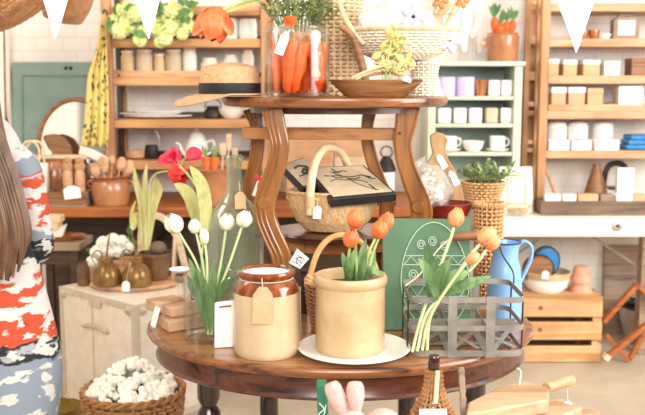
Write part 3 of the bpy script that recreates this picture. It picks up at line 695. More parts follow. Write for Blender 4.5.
# --- metal bottle crate
Yf, Yb = 2.243, 2.47
zt_, zm_ = zat(298, Yf), zat(327, Yf)
xl, xr = P(409, 330, Yf).x, P(526, 330, Yf).x
mc = thing('bottle_crate', 'grey metal strap bottle crate with a wire bail at the right rim of the table', 'crate', ((xl+xr)/2, Yf, TZ))
def rrect(z, ins=0, r=.035, n=6):
    x0, x1, y0, y1 = xl+ins, xr-ins, Yf+ins, Yb-ins; out = []
    for cx, cy, a0 in ((x0+r,y0+r,pi),(x1-r,y0+r,1.5*pi),(x1-r,y1-r,0),(x0+r,y1-r,.5*pi)):
        out += [Vector((cx+r*cos(a0+k*pi/2/n), cy+r*sin(a0+k*pi/2/n), z)) for k in range(n+1)]
    return out
def hoop(z, h, th=.002):
    o, i = rrect(z), rrect(z, th, .033); n = len(o); m = MB()
    vs = [p+Vector((0,0,-h/2)) for p in o]+[p+Vector((0,0,h/2)) for p in o]+[p+Vector((0,0,h/2)) for p in i]+[p+Vector((0,0,-h/2)) for p in i]
    fs = [(L*n+k, L*n+(k+1)%n, ((L+1)%4)*n+(k+1)%n, ((L+1)%4)*n+k) for L in range(4) for k in range(n)]
    return m.add(vs, fs)
for z, h in ((zt_-.006, .015), (zm_-.004, .014), (TZ+.011, .016)): hoop(z, h).build('hoop', M_['zincdull'], mc)
for f in (.37, .695):
    x = xl+(xr-xl)*f; MB().bb(x-.0115, x+.0115, Yf-.003, Yf-.0005, TZ+.001, zt_+.004).build('upright_strap', M_['zincdull'], mc)
    MB().bb(x-.0105, x+.0105, Yb+.0005, Yb+.003, TZ+.001, zt_+.004).build('upright_strap', M_['zincdull'], mc)
    MB().bb(x-.010, x+.010, Yf+.003, Yb-.003, TZ+.001, TZ+.004).build('bottom_strap', M_['zincdull'], mc)
    MB().bb(x-.0008, x+.0008, Yf+.003, Yb-.003, zm_-.03, zm_-.008).build('divider', M_['zincdull'], mc)
    MB().bb(x-.0008, x+.0008, Yf+.003, Yb-.003, TZ+.03, TZ+.05).build('divider', M_['zincdull'], mc)
for y in (Yf+(Yb-Yf)*.5,):
    MB().bb(xl+.004, xr-.004, y-.0008, y+.0008, zm_-.03, zm_-.008).build('divider', M_['zincdull'], mc)
    MB().bb(xl+.004, xr-.004, y-.010, y+.010, TZ+.0045, TZ+.007).build('bottom_strap', M_['zincdull'], mc)
for (u, v) in (((.06,.1),(.33,.9)), ((.40,.15),(.66,.95)), ((.99-.25,.1),(.97,.9)), ((.3,.8),(.05,.9)), ((.62,.2),(.42,.9)), ((.95,.2),(.75,.8))):
    a = Vector((xl+(xr-xl)*u[0], Yf+.01+(Yb-Yf-.02)*u[1]*.9, TZ+.012)); b = Vector((xl+(xr-xl)*v[0], Yf+.01+(Yb-Yf-.02)*v[1]*.9, TZ+.02))
    MB().beam(a, b, .014, .002).build('brace_strap', M_['zinc'], mc)
for x, y in ((xl+.001, Yf+.04), (xr-.001, Yf+.04), (xl+.001, Yb-.04), (xr-.001, Yb-.04)): MB().tube([(x, y, TZ+.004), (x, y, zt_)], .0022, 6).build('corner_wire', M_['iron'], mc)
# wire bail with a wooden grip, tipped back
ga, gb_ = P(451, 237, 2.50), P(479, 235, 2.50)
MB().tube(cr([Vector((xl+.001, 2.40, zt_-.006)), P(420,274,2.46), P(436,252,2.49), ga], 6), .002, 6).build('bail_wire', M_['wickerlight'], mc)
MB().tube(cr([gb_, P(496,240,2.50), P(503,256,2.48), P(513,272,2.45), Vector((xr-.001, 2.40, zt_-.006))], 6), .0022, 6).build('bail_wire', M_['iron'], mc)
MB().tube(cr([ga, ga.lerp(gb_,.2), ga.lerp(gb_,.5), ga.lerp(gb_,.85), gb_], 5), [.010,.013,.0145,.013,.0145,.010], 12).build('wooden_grip', M_['brownwood'], mc)
MB().tube([P(491,238,2.50), P(497,240,2.50), P(498,246,2.495)], .008, 10).build('ferrule', M_['black'], mc)
# orange tulip bunch laid in the crate
tb_ = lambda k: P(412+5*k, 352-.7*k, 2.20+.006*k)
G = 'cut orange tulips leaning in the metal crate'; wb = mm(1, 2.3, 1.0)
B_ = [('cut peach tulip standing highest of the bunch in the metal crate', [tb_(0), P(422,315,2.255), P(437,275,2.30), P(450,240,2.33), P(454,226,2.34)], 8.5, 21, [([P(430,298,2.27), P(432,270,2.25), P(424,245,2.24)], (0,-1,.2), .034)]),
      ('cut peach tulip with big head pointing right, above the dark wooden handle', [tb_(1), P(426,315,2.24), P(446,290,2.25), P(468,258,2.27), P(481,243,2.28)], 9, 22, [([P(434,298,2.24), P(452,278,2.22), P(470,272,2.22)], (0,-1,.6), .034)]),
      ('cut peach tulip furthest right of the bunch, head tipped towards the blue jug', [tb_(2), P(430,315,2.26), P(455,285,2.28), P(475,265,2.29), P(488,248,2.29)], 8, 18, [([P(436,295,2.27), P(462,286,2.25), P(492,276,2.25)], (0,-1,.6), .03)]),
      ('cut peach tulip bud held low in the middle of the bunch', [tb_(3), P(430,318,2.22), P(446,290,2.21), P(462,268,2.20), P(468,262,2.20)], 5.5, 15, [([P(436,300,2.22), P(440,275,2.20), P(452,258,2.19)], (0,-1,.3), .03), ([P(436,296,2.21), P(428,272,2.20), P(418,258,2.20)], (0,-1,.3), .028)])]
for l, pts, r, h, lv in B_: tulip(l, pts, r*wb, h*wb, 'peach', G, lv, stem='stempale', sr=.0042, leafm='leafg')
# --- blue jug
c = at(503.5, 2.63, TZ); s = .82*mm(1, 2.63, .87); Hj = zat(242, 2.63)-TZ
bj = thing('enamel_jug', 'light blue enamel jug with a tall curved handle behind the metal crate', 'jug', c)
op = [(20*s,0),(21*s,.004),(21.5*s,.02),(21*s,Hj*.45),(18.5*s,Hj*.68),(15*s,Hj*.80),(15.5*s,Hj*.9),(18*s,Hj)]
MB().lathe(hollow(op, .003, .006), c, 40).build('body', M_['blue'], bj)
MB().tube([c+Vector((18*s*cos(i*pi/20), 18*s*sin(i*pi/20), Hj)) for i in range(40)], .0025, 6, closed=True).build('rim', M_['navy'], bj)
hq = cr([P(517,246,2.63), P(524,241,2.63), P(531,246,2.63), P(531,258,2.63), P(525,272,2.63), P(518,286,2.63)], 6)
MB().sweep(hq, .008, .02).build('handle', M_['blue'], bj, bevel=.003)
# --- support box and things behind the chalkboard
zs = zat(216, 2.95)
a, b = at(408, 2.9, zs), at(466, 2.9, zs)
sx = thing('wooden_box', 'upright wooden box behind the green chalkboard carrying the dark red bowl', 'box', ((a.x+b.x)/2, 2.98, TZ))
MB().bb(a.x+.04, b.x, 2.85, 3.09, TZ, zs).build('body', M_['brownwood'], sx, bevel=.004)
MB().bb(a.x+.05, b.x-.01, 2.846, 2.85, TZ+.02, zs-.02).build('panel', M_['pinez'], sx)
c = at(444, 2.955, zs); s = mm(1, 2.955, 1.0); Hb = zat(203, 2.955)-zs
MB; rb = thing('bowl', 'wide dark red glazed bowl on a wooden box beside the curved table leg', 'bowl', c)
MB().lathe(hollow([(20*s,0),(24*s,.003),(26.5*s,Hb*.5),(27.5*s,Hb-.004),(28*s,Hb),(27.5*s,Hb+.002)], .006, .006), c, 40, sy=.85).build('body', M_['redbowl'], rb)
# cellophane wrapped parcel
pk = thing('wrapped_parcel', 'clear cellophane wrapped parcel of pale petals leaning in the dark red bowl', 'parcel', at(440, 2.95, zs+.01))
qq = [P(418,203,2.93), P(466,203,2.96), P(452,182,2.98), P(424,163,2.99), P(414,172,2.96)]
ctr = sum(qq, Vector())/5
bmv = MB(); rows = 9
M = Matrix.Rotation(.75, 3, 'Y'); 
def pw_(a, z): return 1+.09*sin(5*a+z*60)+.06*sin(9*a-z*90)
axis = (P(422,164,2.97)-P(446,203,2.95)); L = axis.length; Ma = align(axis)
MB().lathe([(0,0),(.066,.0),(.09,.02),(.10,.06),(.088,L*.72),(.046,L*.98),(.056,L*1.08),(0,L*1.02)], P(440,205,2.95), 28, sy=.75, M=Ma, wob=pw_).build('wrapping', M_['cello'], pk)
g = MB()
for k in range(70):
    t = rnd.random()*.75+.06; a = rnd.random()*2*pi; rr = .062*sqrt(rnd.random())
    p = P(437,204,2.95)+Ma@Vector((rr*cos(a), rr*sin(a)*.7, t*L)); g.ell(p, (.012,.009,.004), 6, 4, align((rnd.uniform(-1,1),rnd.uniform(-1,1),rnd.uniform(-1,1))))
o = g.build('petals', M_['whitebloom'], pk); o['kind'] = 'stuff'
# paddle board
def paddle(name, lab, pts, Y, th, mt, cat='cutting board', lean=(0,0), grp=None, tags=()):
    """flat board outline in pixels at distance Y, leaning back by lean (dy per dz)"""
    w = [P(a, b, Y) for a, b in pts]; z0 = min(p.z for p in w)
    w = [p+Vector((0, (p.z-z0)*lean[0], 0)) for p in w]
    r = thing(name, lab, cat, min(w, key=lambda p: p.z), grp)
    MB().prism(w, (0, th, 0)).build('board', M_[mt], r, bevel=.004)
    return r
pb = paddle('cutting_board', 'pale wooden paddle board with two white labels standing behind the wrapped parcel', [(426,216),(466,216),(464,196),(461,184),(455,170),(449,160),(446,152),(446,146),(448,140),(444,134),(436,132),(430,136),(431,146),(433,153),(428,162),(422,174),(419,190)], 3.045, .016, 'boardpale')
for (x, y, w, h, tl) in ((441,163,6,15,-.55),(453,179,6,16,-.5)):
    tagcard(pb, P(x-3, y-8, 3.037), mm(w, 3.07), mm(h, 3.07), 'paper', 'label', tl)
# wicker baskets at the right
c = at(487, 2.92, TZ); s = mm(1, 2.92, .9); H = zat(204, 2.92)-TZ
wb2 = thing('wicker_basket', 'tall plain tan wicker basket between the chalkboard and the blue jug', 'basket', c)
MB().weave([(11*s,0),(12.5*s,H*.5),(14*s,H)], 24, 18, .004, c).build('woven_body', M_['wicker'], wb2)
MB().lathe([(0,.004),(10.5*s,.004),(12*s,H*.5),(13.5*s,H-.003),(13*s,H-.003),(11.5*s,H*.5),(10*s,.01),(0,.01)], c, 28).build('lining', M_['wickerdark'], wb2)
MB().weave([(14*s,H-.004),(14.6*s,H),(14.4*s,H+.006)], 3, 18, .0045, c).build('rim', M_['wicker'], wb2)
ZB2 = zat(212, 3.14)
pl_ = thing('plank_stand', 'slim wooden stand behind the tan wicker baskets', 'stand', at(478, 3.15, 0))
c = at(481, 3.115, TZ); H0 = zat(207, 3.115)
bpy.data.objects.remove(pl_)
s = mm(1, 3.11, 1.0)
so = solo(MB().lathe([(0,TZ-c.z),(13*s,0),(13*s,.01),(8*s,.02),(8*s,H0-TZ-.012),(14*s,H0-TZ-.004),(14*s,H0-TZ),(0,H0-TZ)], c, 24), 'wooden_pedestal', M_['brownwood'], c, 'round wooden pedestal hidden behind the box, carrying the basket of greens', 'pedestal')
c = Vector((c.x, c.y, H0+.001)); Ht = zat(181, 3.11)-c.z
gb2 = thing('planted_basket', 'tan wicker basket of leafy green herbs beside the white photo frame', 'planted basket', c)
MB().weave([(13*s,0),(17*s,Ht*.5),(21*s,Ht)], 9, 22, .0045, c).build('woven_body', M_['wicker'], gb2)
MB().lathe([(0,.004),(12.5*s,.004),(20*s,Ht-.004),(0,Ht-.012)], c, 28).build('soil', M_['soil'], gb2)
def herb(parent, c, R, H, n, mt, lw=.012, ll=.03, spread=1.0, seed=1, zmin=0):
    r = random.Random(seed); g = MB(); st_ = MB()
    for i in range(n):
        a = r.random()*2*pi; e = sqrt(r.random()); tip = c+Vector((R*spread*e*cos(a), R*spread*e*sin(a), zmin+(H-zmin)*(.45+.55*r.random())*(1-.35*e*e)))
        b = c+Vector((R*.4*e*cos(a), R*.4*e*sin(a), 0)); q = cr([b, (b*.45+tip*.55)+Vector((0,0,H*.06)), tip], 4); st_.tube(q, .0012, 4)
        for k in range(6):
            p = q[min(len(q)-1, 3+k)] if k < 5 else tip
            d = Vector((r.uniform(-1,1), r.uniform(-1,1), r.uniform(-.1,.9))).normalized()*ll*r.uniform(.6,1.2)
            g.leaf([p, p+d*.5+Vector((0,0,.002)), p+d], lw, Vector((0,0,1)), th=.0004)
    o = g.build('foliage', M_[mt], parent); o['kind'] = 'stuff'
    st_.build('stems', M_[mt], parent)
herb(gb2, c+Vector((0,0,Ht-.012)), .105, .085, 34, 'foliage', seed=5, lw=.014)
TIER += .0006
# lower shelf: basket with boxed prints
c = at(333, 2.83, TIER+.001); s = mm(1, 2.83, 1.05); H = zat(191, 2.83)-c.z
sb = thing('seagrass_basket', 'oval seagrass basket with a thick arched handle under the small table', 'basket', c)
def wv(a, z): return 1+.012*sin(a*44+ (round(z*260)%2)*pi)
prof = [(18*s,.0),(28*s,.004),(37*s,H*.28),(43*s,H*.62),(46*s,H)]
fine = []
for (r0,z0),(r1,z1) in zip(prof, prof[1:]):
    for k in range(8): t = k/8; fine.append((r0+(r1-r0)*t+(.0015 if k % 2 else 0), z0+(z1-z0)*t))
fine.append(prof[-1])
MB().lathe([(0,0)]+fine+[(44*s,H),(41*s,H*.6),(34*s,H*.28),(0,.01)], c, 88, sy=.72, wob=wv).build('woven_body', M_['seagrass'], sb)
MB().tube([c+Vector((46*s*cos(i*pi/24), 46*s*.72*sin(i*pi/24), H)) for i in range(48)], .006, 7, closed=True).build('rim', M_['seagrass'], sb)
hq = cr([P(310,214,2.72), P(310,197,2.71), P(312,176,2.72), P(316,160,2.76), P(324,149,2.82), P(334,148,2.87), P(342,154,2.92), P(348,168,2.97), P(350,190,2.97)], 6)
MB().tube(hq, mm(4.2, 2.8), 12).build('handle', M_['wickerlight'], sb)
MB().tube([P(310,207,2.713), P(310,196,2.712)], mm(5.2, 2.7), 12).build('handle_band', M_['kraft'], sb)
tagcard(sb, P(318, 206, 2.70), mm(8, 2.7), mm(13, 2.7), 'paper', 'price_tag', .1, [P(317,200,2.705), P(314,197,2.70)])
def artbox(lab, tops, th, lines, seed):
    bl, br, fr_, fl = tops; n = (br-bl).cross(fl-bl).normalized(); n = n if n.z < 0 else -n; d = n*th
    r = thing('boxed_print', lab, 'boxed print', (bl+br+fr_+fl)/4+d, 'black boxes with botanical prints')
    MB().hexa([bl+d, br+d, fr_+d, fl+d, bl, br, fr_, fl]).build('box', M_['black'], r, bevel=.0025)
    up = -n*.0008; k = .05
    ins = lambda u, v: bl+(br-bl)*u+(fl-bl)*v+((fr_-fl)-(br-bl))*u*v+up
    MB().hexa([ins(a, b_) for a, b_ in ((k,k),(1-k,k),(1-k,1-k),(k,1-k))]+[ins(a, b_)+up*2 for a, b_ in ((k,k),(1-k,k),(1-k,1-k),(k,1-k))]).build('print', M_['linen'], r, smooth=False)
    g = MB()
    for ln in lines: g.tube([ins(u, v)+up*3 for u, v in ln[0]], ln[1], 4)
    g.build('botanical_drawing', M_['ink'], r)
    return r
L1 = [([(.34,.22),(.4,.3),(.46,.38),(.52,.5),(.55,.62),(.66,.78),(.78,.88)], .0016), ([(.18,.34),(.28,.36),(.38,.35),(.46,.4),(.6,.42),(.76,.38),(.88,.46)], .0022), ([(.2,.52),(.3,.47),(.42,.5),(.52,.52),(.66,.55),(.74,.63)], .002),
      ([(.4,.12),(.42,.2),(.46,.26),(.54,.2),(.6,.24)], .0018), ([(.74,.88),(.74,.78),(.72,.7)], .0022), ([(.8,.4),(.84,.5),(.92,.52)], .0024), ([(.3,.36),(.34,.42),(.44,.44)], .0026), ([(.5,.46),(.6,.5),(.7,.46)], .0026), ([(.36,.24),(.44,.25),(.5,.22)], .0022)]
artbox('black box with a botanical line print lying tilted across the seagrass basket', [P(304,167,2.93), P(364,165,2.95), P(397,193,2.73), P(331,199,2.69)], .028, L1, 1)
L2 = [([(.3,.3),(.5,.25),(.7,.35),(.75,.55),(.55,.65),(.4,.5),(.55,.4)], .004), ([(.4,.75),(.6,.8),(.8,.7)], .003), ([(.2,.6),(.35,.6),(.5,.55)], .003)]
artbox('black box with a dark botanical print stood behind the tilted boxed print', [P(281,165,2.97), P(303,157,3.0), P(333,180,2.86), P(303,188,2.83)], .035, L2, 2)
# ---- straw hat
c = at(221, 2.74, UZ+.004); s = mm(1, 2.74, UZ)
ht = thing('straw_hat', 'straw boater hat with a wide black ribbon on the small table', 'hat', at(240, 2.74, UZ))
cx = at(230, 2.74, UZ); hz = lambda y: zat(y, 2.74)
MB().lathe([(30*s,UZ+.005),(30*s,hz(84)),(29.5*s,hz(72)),(28*s,hz(67)),(22*s,hz(65.5)),(12*s,hz(63)),(5*s,hz(62.5)),(0,hz(62.5))], Vector((cx.x,2.74,0)), 48).build('crown', M_['straw'], ht)
MB().lathe([(30.6*s,UZ+.004),(31*s,UZ+.006),(31*s,hz(83.5)),(30.4*s,hz(83))], Vector((cx.x,2.74,0)), 48).build('ribbon', M_['blackband'], ht)
bm_ = MB(); N = 56; c0 = Vector((cx.x,2.74,UZ+.010))
vs, rows = [], 7
for j in range(rows):
    t = j/(rows-1)
    for k in range(N):
        a = 2*pi*k/N; ex = (57 if cos(a) < 0 else 33); r = (29+(ex-29)*t)*s; ry = (29+(44-29)*t)*s
        z = -.004*t+(.005*t*t if cos(a) > 0 else -.05*t*t*max(0,-cos(a))*(.5-.5*sin(a)))
        vs.append(c0+Vector((r*cos(a), ry*sin(a), z)))
fs = [(j*N+k, j*N+(k+1)%N, (j+1)*N+(k+1)%N, (j+1)*N+k) for j in range(rows-1) for k in range(N)]
o = bm_.add(vs, fs).build('brim', M_['straw'], ht); m = o.modifiers.new('thick', 'SOLIDIFY'); m.thickness = .004
# ---- carrot jar
Yc = 2.72; c = at(297.5, Yc, UZ); s = mm(1, Yc, UZ); H = zat(30, Yc)-UZ
cj = thing('glass_jar', 'large clear glass jar packed with orange carrots on the small table', 'jar', c)
MB().lathe([(0,0),(30*s,0),(32.5*s,.005),(33*s,.012),(33*s,H-.012),(32*s,H-.004),(31*s,H),(30.3*s,H-.002),(31.3*s,H-.014),(31.8*s,.014),(30*s,.009),(0,.009)], c, 48).build('body', M_['glass'], cj)
MB().tube([c+Vector((31*s*cos(i*pi/24), 31*s*sin(i*pi/24), H)) for i in range(48)], .003, 6, closed=True).build('rim', M_['glass'], cj)
lid = MB().lathe([(0,H+.004),(29*s,H+.004),(29*s,H+.007),(10*s,H+.012),(0,H+.013)], c, 40).build('lid', M_['glass'], cj)
MB().lathe([(6*s,H+.012),(4.5*s,H+.018),(6*s,H+.026),(6.5*s,H+.034),(4*s,H+.04),(0,H+.041)], c+Vector((mm(-7,Yc),0,0)), 16).build('knob', M_['carrot'], lid)
tagcard(cj, P(287, 32, 2.615), mm(9, 2.6), mm(23, 2.6), 'paper', 'tag', .38, [P(291,29,2.63)])
G = 'orange carrots packed inside the glass jar'
proto = None
def carrot(a, b, r, lab):
    global proto
    q = [a.lerp(b, t) for t in (0,.03,.15,.3,.5,.7,.9,.98,1)]
    q = [p+Vector((.003*sin(9*i+a.x*50), .003*cos(7*i), 0)) for i, p in enumerate(q)]
    rr = [r*.4, r*.85, r, r*.97, r*.86, r*.72, r*.52, r*.3, r*.1]
    t = thing('carrot', lab, 'carrot', b, G)
    MB().tube(q, rr, 14).build('root', M_['carrot'], t)
    g = MB()
    for k in range(3): g.tube([a, a+Vector((.006*cos(k*2.1), .006*sin(k*2.1), .014))], [.003,.001], 5)
    g.build('stalk', M_['leafdark'], t)
CL = 'orange carrot standing among the others inside the large glass jar'
for (xa, ya, xb, yb, dy, r) in ((279,40,276,95,-.02,8),(291,37,287,95,-.055,9),(303,42,294,95,-.05,9),(316,44,319,95,-.05,9),(322,42,313,95,-.01,8),(283,44,300,95,.03,9),(307,40,305,95,.03,9),(298,42,281,95,.06,9),(314,43,325,94,.03,7)):
    a, b = P(xa, ya, Yc+dy), P(xb, yb, Yc+dy); b.z = UZ+.012; carrot(a, b, r*s*.92, CL)
# ---- plant behind the jar
c = at(298, 2.935, UZ); s = mm(1, 2.935, UZ)
pp = thing('potted_plant', 'bushy green potted plant with small leaves behind the jar of carrots', 'potted plant', c)
MB().lathe(hollow([(20*s,0),(22*s,.01),(26*s,.17),(27*s,.19),(26*s,.2)], .005), c, 32).build('pot', M_['terracotta'], pp)
MB().lathe([(0,.18),(25*s,.18),(25*s,.17),(0,.17)], c, 24).build('soil', M_['soil'], pp)
herb(pp, c+Vector((0,0,.17)), .13, .24, 75, 'foliage', lw=.014, ll=.028, seed=9, zmin=.03)
for k in range(5):
    p = P(272+rnd.random()*10+(40 if k > 2 else 0), 4+rnd.random()*12, 2.93); MB().ell(p, (.016,.012,.012), 8, 6).build('yellow_flower', M_['yellow'], pp)
# drooping parrot tulip whose stem comes out of that plant
q = [c+Vector((0,-.02,.2)), P(290,-12,2.9), P(262,-2,2.80), P(238,3,2.75), P(222,10,2.72)]
dt = tulip('frilly orange parrot tulip drooping above the straw hat', [q[0], q[1], q[2], q[3], q[4], P(218,12,2.715)], 13*s, 32*s, 'orange', None, [([P(268,-4,2.82), P(248,4,2.78), P(224,13,2.76)], (0,-1,1), .03), ([P(275,-8,2.84), P(255,-2,2.78), P(236,0,2.74)], (0,-1,1), .03)], leafm='leafpale', name='parrot_tulip')
for ch in [o for o in bpy.data.objects if o.parent == dt and o.name.startswith('blossom')]: bpy.data.objects.remove(ch)
blossom(P(218,7,2.715), (-.25,0,-1), 15*s, 32*s, M_['orange'], dt, .25)
g = MB()
for k in range(7):
    p = P(208+k*2.5, 13+abs(k-3)*2, 2.70); g.leaf(cr([p, p+Vector((-.02+.006*k,-.015,-.02)), p+Vector((-.045+.012*k,-.01,-.05))], 4), .035, (0,-1,.4), .5)
for k in range(3): g.leaf(cr([P(222,12,2.70), P(208,16,2.69), P(196-k*1,18+k*4,2.69)], 4), .03, (0,-1,.6), .4)
g.build('frilled_petals', M_['orange'], dt)
# ---- tall woven basket
c = at(337, 3.065, UZ); s = mm(1, 3.065, UZ); H = zat(-6, 3.065)-UZ
tw = thing('wicker_basket', 'tall narrow tan woven basket standing between the carrot jar and white basket', 'basket', c)
MB().weave([(21*s,0),(22*s,H*.4),(24*s,H)], 26, 20, .006, c, stake_r=.005).build('woven_body', M_['wickerlight'], tw)
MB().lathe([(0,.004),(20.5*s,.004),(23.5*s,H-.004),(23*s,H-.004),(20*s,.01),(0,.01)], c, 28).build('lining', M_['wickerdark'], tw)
# ---- dough bowl
Yd = 2.67; c = at(376, Yd, UZ); s = mm(1, Yd, UZ); H = zat(80, Yd)-UZ
db = thing('dough_bowl', 'dark carved wooden dough bowl holding dried yellow flowers on the small table', 'bowl', c)
def sq(a, z): return 1/((abs(cos(a))**3.2+abs(sin(a))**3.2)**(1/3.2))
MB().lathe([(0,0),(28*s,0),(31*s,.003),(46*s,H-.004),(47*s,H),(44.5*s,H+.001),(42*s,H-.005),(28*s,.012),(0,.012)], c, 48, sy=.52, wob=sq).build('body', M_['brownwood'], db, bevel=0)
G = 'dried yellow flower sprays in the dough bowl'
dry = thing('dried_flowers', 'bunch of dried pale yellow flower heads standing in the dough bowl', 'dried flowers', at(392, Yd, UZ+.013))
heads = [(393,32,9),(400,42,10),(388,48,9),(378,58,8),(405,54,8),(396,60,9),(409,64,7),(399,70,8),(385,66,8),(392,40,7)]
st_, base_ = MB(), at(384, Yd+.01, UZ+.014)
for (x, y, r) in heads:
    p = P(x, y, Yd+rnd.uniform(-.05,.05)); st_.tube(cr([base_, (base_+p)/2+Vector((rnd.uniform(-.01,.01),0,0)), p], 4), .0016, 5)
    g = MB()
    for k in range(26):
        d = Vector((rnd.gauss(0,1), rnd.gauss(0,1), rnd.gauss(0,1))).normalized(); e = p+d*r*s*.75
        g.ell(e, (.008,.007,.004), 6, 4, align(d))
    g.build('flower_head', M_['yellow'], dry)
st_.build('stems', M_['stempale'], dry)
for i, (x0, y0, x1, y1, l) in enumerate(((352,78,396,62,'uppermost pale stick poking left from the dough bowl'),(356,79,392,66,'lower pale stick lying along the rim of the dough bowl'),(362,77,402,72,'short brown twig lying in the dough bowl under the yellow flowers'))):
    a, b = P(x0, y0, Yd-.01), P(x1, y1, Yd-.02+.02*i)
    solo(MB().tube(cr([a, a.lerp(b,.4)+Vector((0,0,.004)), b], 4), [.0045,.005,.003], 7), 'stick', M_['bulb' if i == 2 else 'wickerlight'], a, l, 'stick', 'sticks in the dough bowl')
tagcard(db, P(408, 77, 2.6), mm(9, 2.6), mm(5, 2.6), 'lilacpetal', 'tag', .3)
# Y-shaped stick
a, m1, b = P(340,27,2.80), P(352,36,2.81), P(369,80,2.78); b.z = UZ+.004
solo(MB().tube(cr([a, m1, P(360,57,2.80), b], 6), [.007,.011,.013,.012], 10), 'curved_stick', M_['brownwood'], b, 'smooth curved brown walking stick end leaning behind the dough bowl', 'stick')
# ---- white basket on a stand
c = at(424, 2.91, UZ); s = mm(1, 2.91, UZ); zr = zat(60, 2.91)
ps = thing('wicker_stand', 'white openwork wicker pedestal under the big white basket', 'stand', c)
Hp = zr-UZ
MB().weave([(18*s,0),(15*s,Hp*.25),(12*s,Hp*.6),(14*s,Hp-.006)], 12, 16, .0035, c).build('woven_body', M_['wickerwhite'], ps)
MB().lathe([(0,.002),(16*s,.002),(11*s,Hp*.6),(12.5*s,Hp-.004),(0,Hp-.002)], c, 24).build('core', M_['wickerlight'], ps)
c = at(402, 2.91, zr); Hb = zat(30, 2.91)-zr
wbk = thing('white_basket', 'large shallow white wicker basket with a hoop handle on a pedestal', 'basket', c)
MB().weave([(24*s,0),(40*s,Hb*.25),(50*s,Hb*.6),(56*s,Hb)], 14, 34, .0042, c, sy=.75).build('woven_body', M_['wickerwhite'], wbk)
MB().lathe([(0,.002),(23*s,.002),(39*s,Hb*.25),(49*s,Hb*.6),(55*s,Hb-.004),(54*s,Hb-.004),(38*s,Hb*.27),(0,.008)], c, 40, sy=.75).build('lining', M_['wickerlight'], wbk)
MB().tube([c+Vector((56*s*cos(i*pi/24), 42*s*sin(i*pi/24), Hb)) for i in range(48)], .007, 7, closed=True).build('rim', M_['wickerlight'], wbk)
hq = cr([P(364,44,2.83), P(352,30,2.83), P(341,8,2.86), P(338,-14,2.9), P(352,-48,2.95), P(398,-66,2.95), P(446,-44,2.95), P(457,-6,2.95), P(448,22,2.95), P(438,34,2.98)], 6)
MB().tube(hq, .008, 8).build('handle', M_['wickerlight'], wbk)
MB().beam(P(432,24,2.93), P(450,2,2.93), .026, .008, (0,1,0)).build('handle_wrap', M_['kraft'], wbk)
# contents
tp = thing('tissue_paper', 'crumpled white tissue paper filling the large white basket', 'tissue paper', c+Vector((0,0,.03)))
g = MB()
for (x, y, Y, r) in ((372,24,2.92,16),(390,18,2.95,18),(408,22,2.97,15),(425,24,2.95,14),(382,34,2.88,14),(400,36,2.9,14)):
    tt = MB().lathe([(sin(pi*i/10)*r*s, -cos(pi*i/10)*r*s) for i in range(11)], P(x, y, Y), 20, sy=.8, wob=lambda a, z: 1+.12*sin(5*a+z*90)+.08*sin(11*a-z*70)); g.add(tt.v, tt.f)
g.build('crumple', M_['napkin'], tp)
def flowerball(parent, name, p, r, n, mt, pr=.012):
    g = MB()
    for k in range(n):
        d = Vector((rnd.gauss(0,1), rnd.gauss(0,1), rnd.gauss(0,1))).normalized()
        g.ell(p+d*r*.8, (pr, pr*.85, pr*.4), 6, 4, align(d))
    g.ell(p, r*.72, 10, 8)
    return g.build(name, M_[mt], parent)
for i, (x, y, r, mt, l) in enumerate(((413,17,15,'lilacpetal','pale lilac flower tucked in the middle of the white basket'),(449,40,14,'lilacpetal','pale lilac flower at the right rim of the white basket'),(440,1,9,'orange','orange blossom on the left above the white basket handle wrap'),(462,1,8,'orange','small orange blossom right of the white basket handle'))):
    p = P(x, y, 2.84 if i != 1 else 2.86); t = thing('flower', l, 'flower', p, 'flowers decorating the white basket')
    for k in range(5):
        a = 2*pi*k/5; d = Vector((cos(a), -.35, sin(a)))
        MB().ell(p+d*r*s*.5, (r*s*.48, r*s*.16, r*s*.34), 10, 6, RY(-a)).build('petal', M_[mt], t)
    MB().ell(p+Vector((0,-.012,0)), r*s*.12, 8, 6).build('flower_centre', M_['ink'] if i < 2 else M_['yellow'], t)
    if i >= 1: MB().tube(cr([p, p+Vector((-.01,.05,-.03)), P(446,14,2.95)], 4), .0018, 5).build('stem', M_['stem'], t)
    else: MB().tube(cr([p, p+Vector((0,.05,-.03)), P(412,40,2.93)], 4), .0018, 5).build('stem', M_['stem'], t)
# hanging white lace garland behind
lg = thing('hanging_lace', 'white lace garland hanging down the wall behind the white basket', 'garland', P(462, 30, 4.9))
g = MB()
for k in range(9):
    x = 446+k*4.2; q = cr([P(x, -20, 5.05), P(x+2*sin(k*2), 20, 5.04), P(x-2+3*sin(k*5), 44+10*sin(k*1.7), 5.05)], 6)
    g.sweep(q, [.02,.03,.022,.03,.02], .006)
g.build('lace_strips', M_['matte'], lg)
MB().tube([P(440,-20,5.05), P(490,-20,5.05)], .006, 6).build('rod', M_['pine'], lg)
zL = [z+.0006 for z in zL]; zR = [z+.0006 for z in zR]; zG = [z+.0006 for z in zG]; BZ += .0006; KZ += .0006
def pot(name, label, cat, px, Y, z0, prof, mt, group=None, th=.004, n=28, sub=None, sy=1, closed=False):
    c = at(px, Y, z0); r = thing(name, label, cat, c, group)
    pr = lp(px, Y, z0, prof); pr[0] = (pr[0][0], 0)
    g = MB().lathe(([(0,0)]+pr+[(0, pr[-1][1])]) if closed else hollow(pr, th, .008), c, n, sy=sy); g.build('body', M_[mt], r)
    return r, c
def simple(name, label, cat, px, Y, z0, prof, mt, group=None, th=.004, closed=False, n=24):
    c = at(px, Y, z0); pr = lp(px, Y, z0, prof); pr[0] = (pr[0][0], 0)
    return solo(MB().lathe(([(0,0)]+pr+[(0, pr[-1][1])]) if closed else hollow(pr, th, .008), c, n), name, M_[mt], c, label, cat, group)
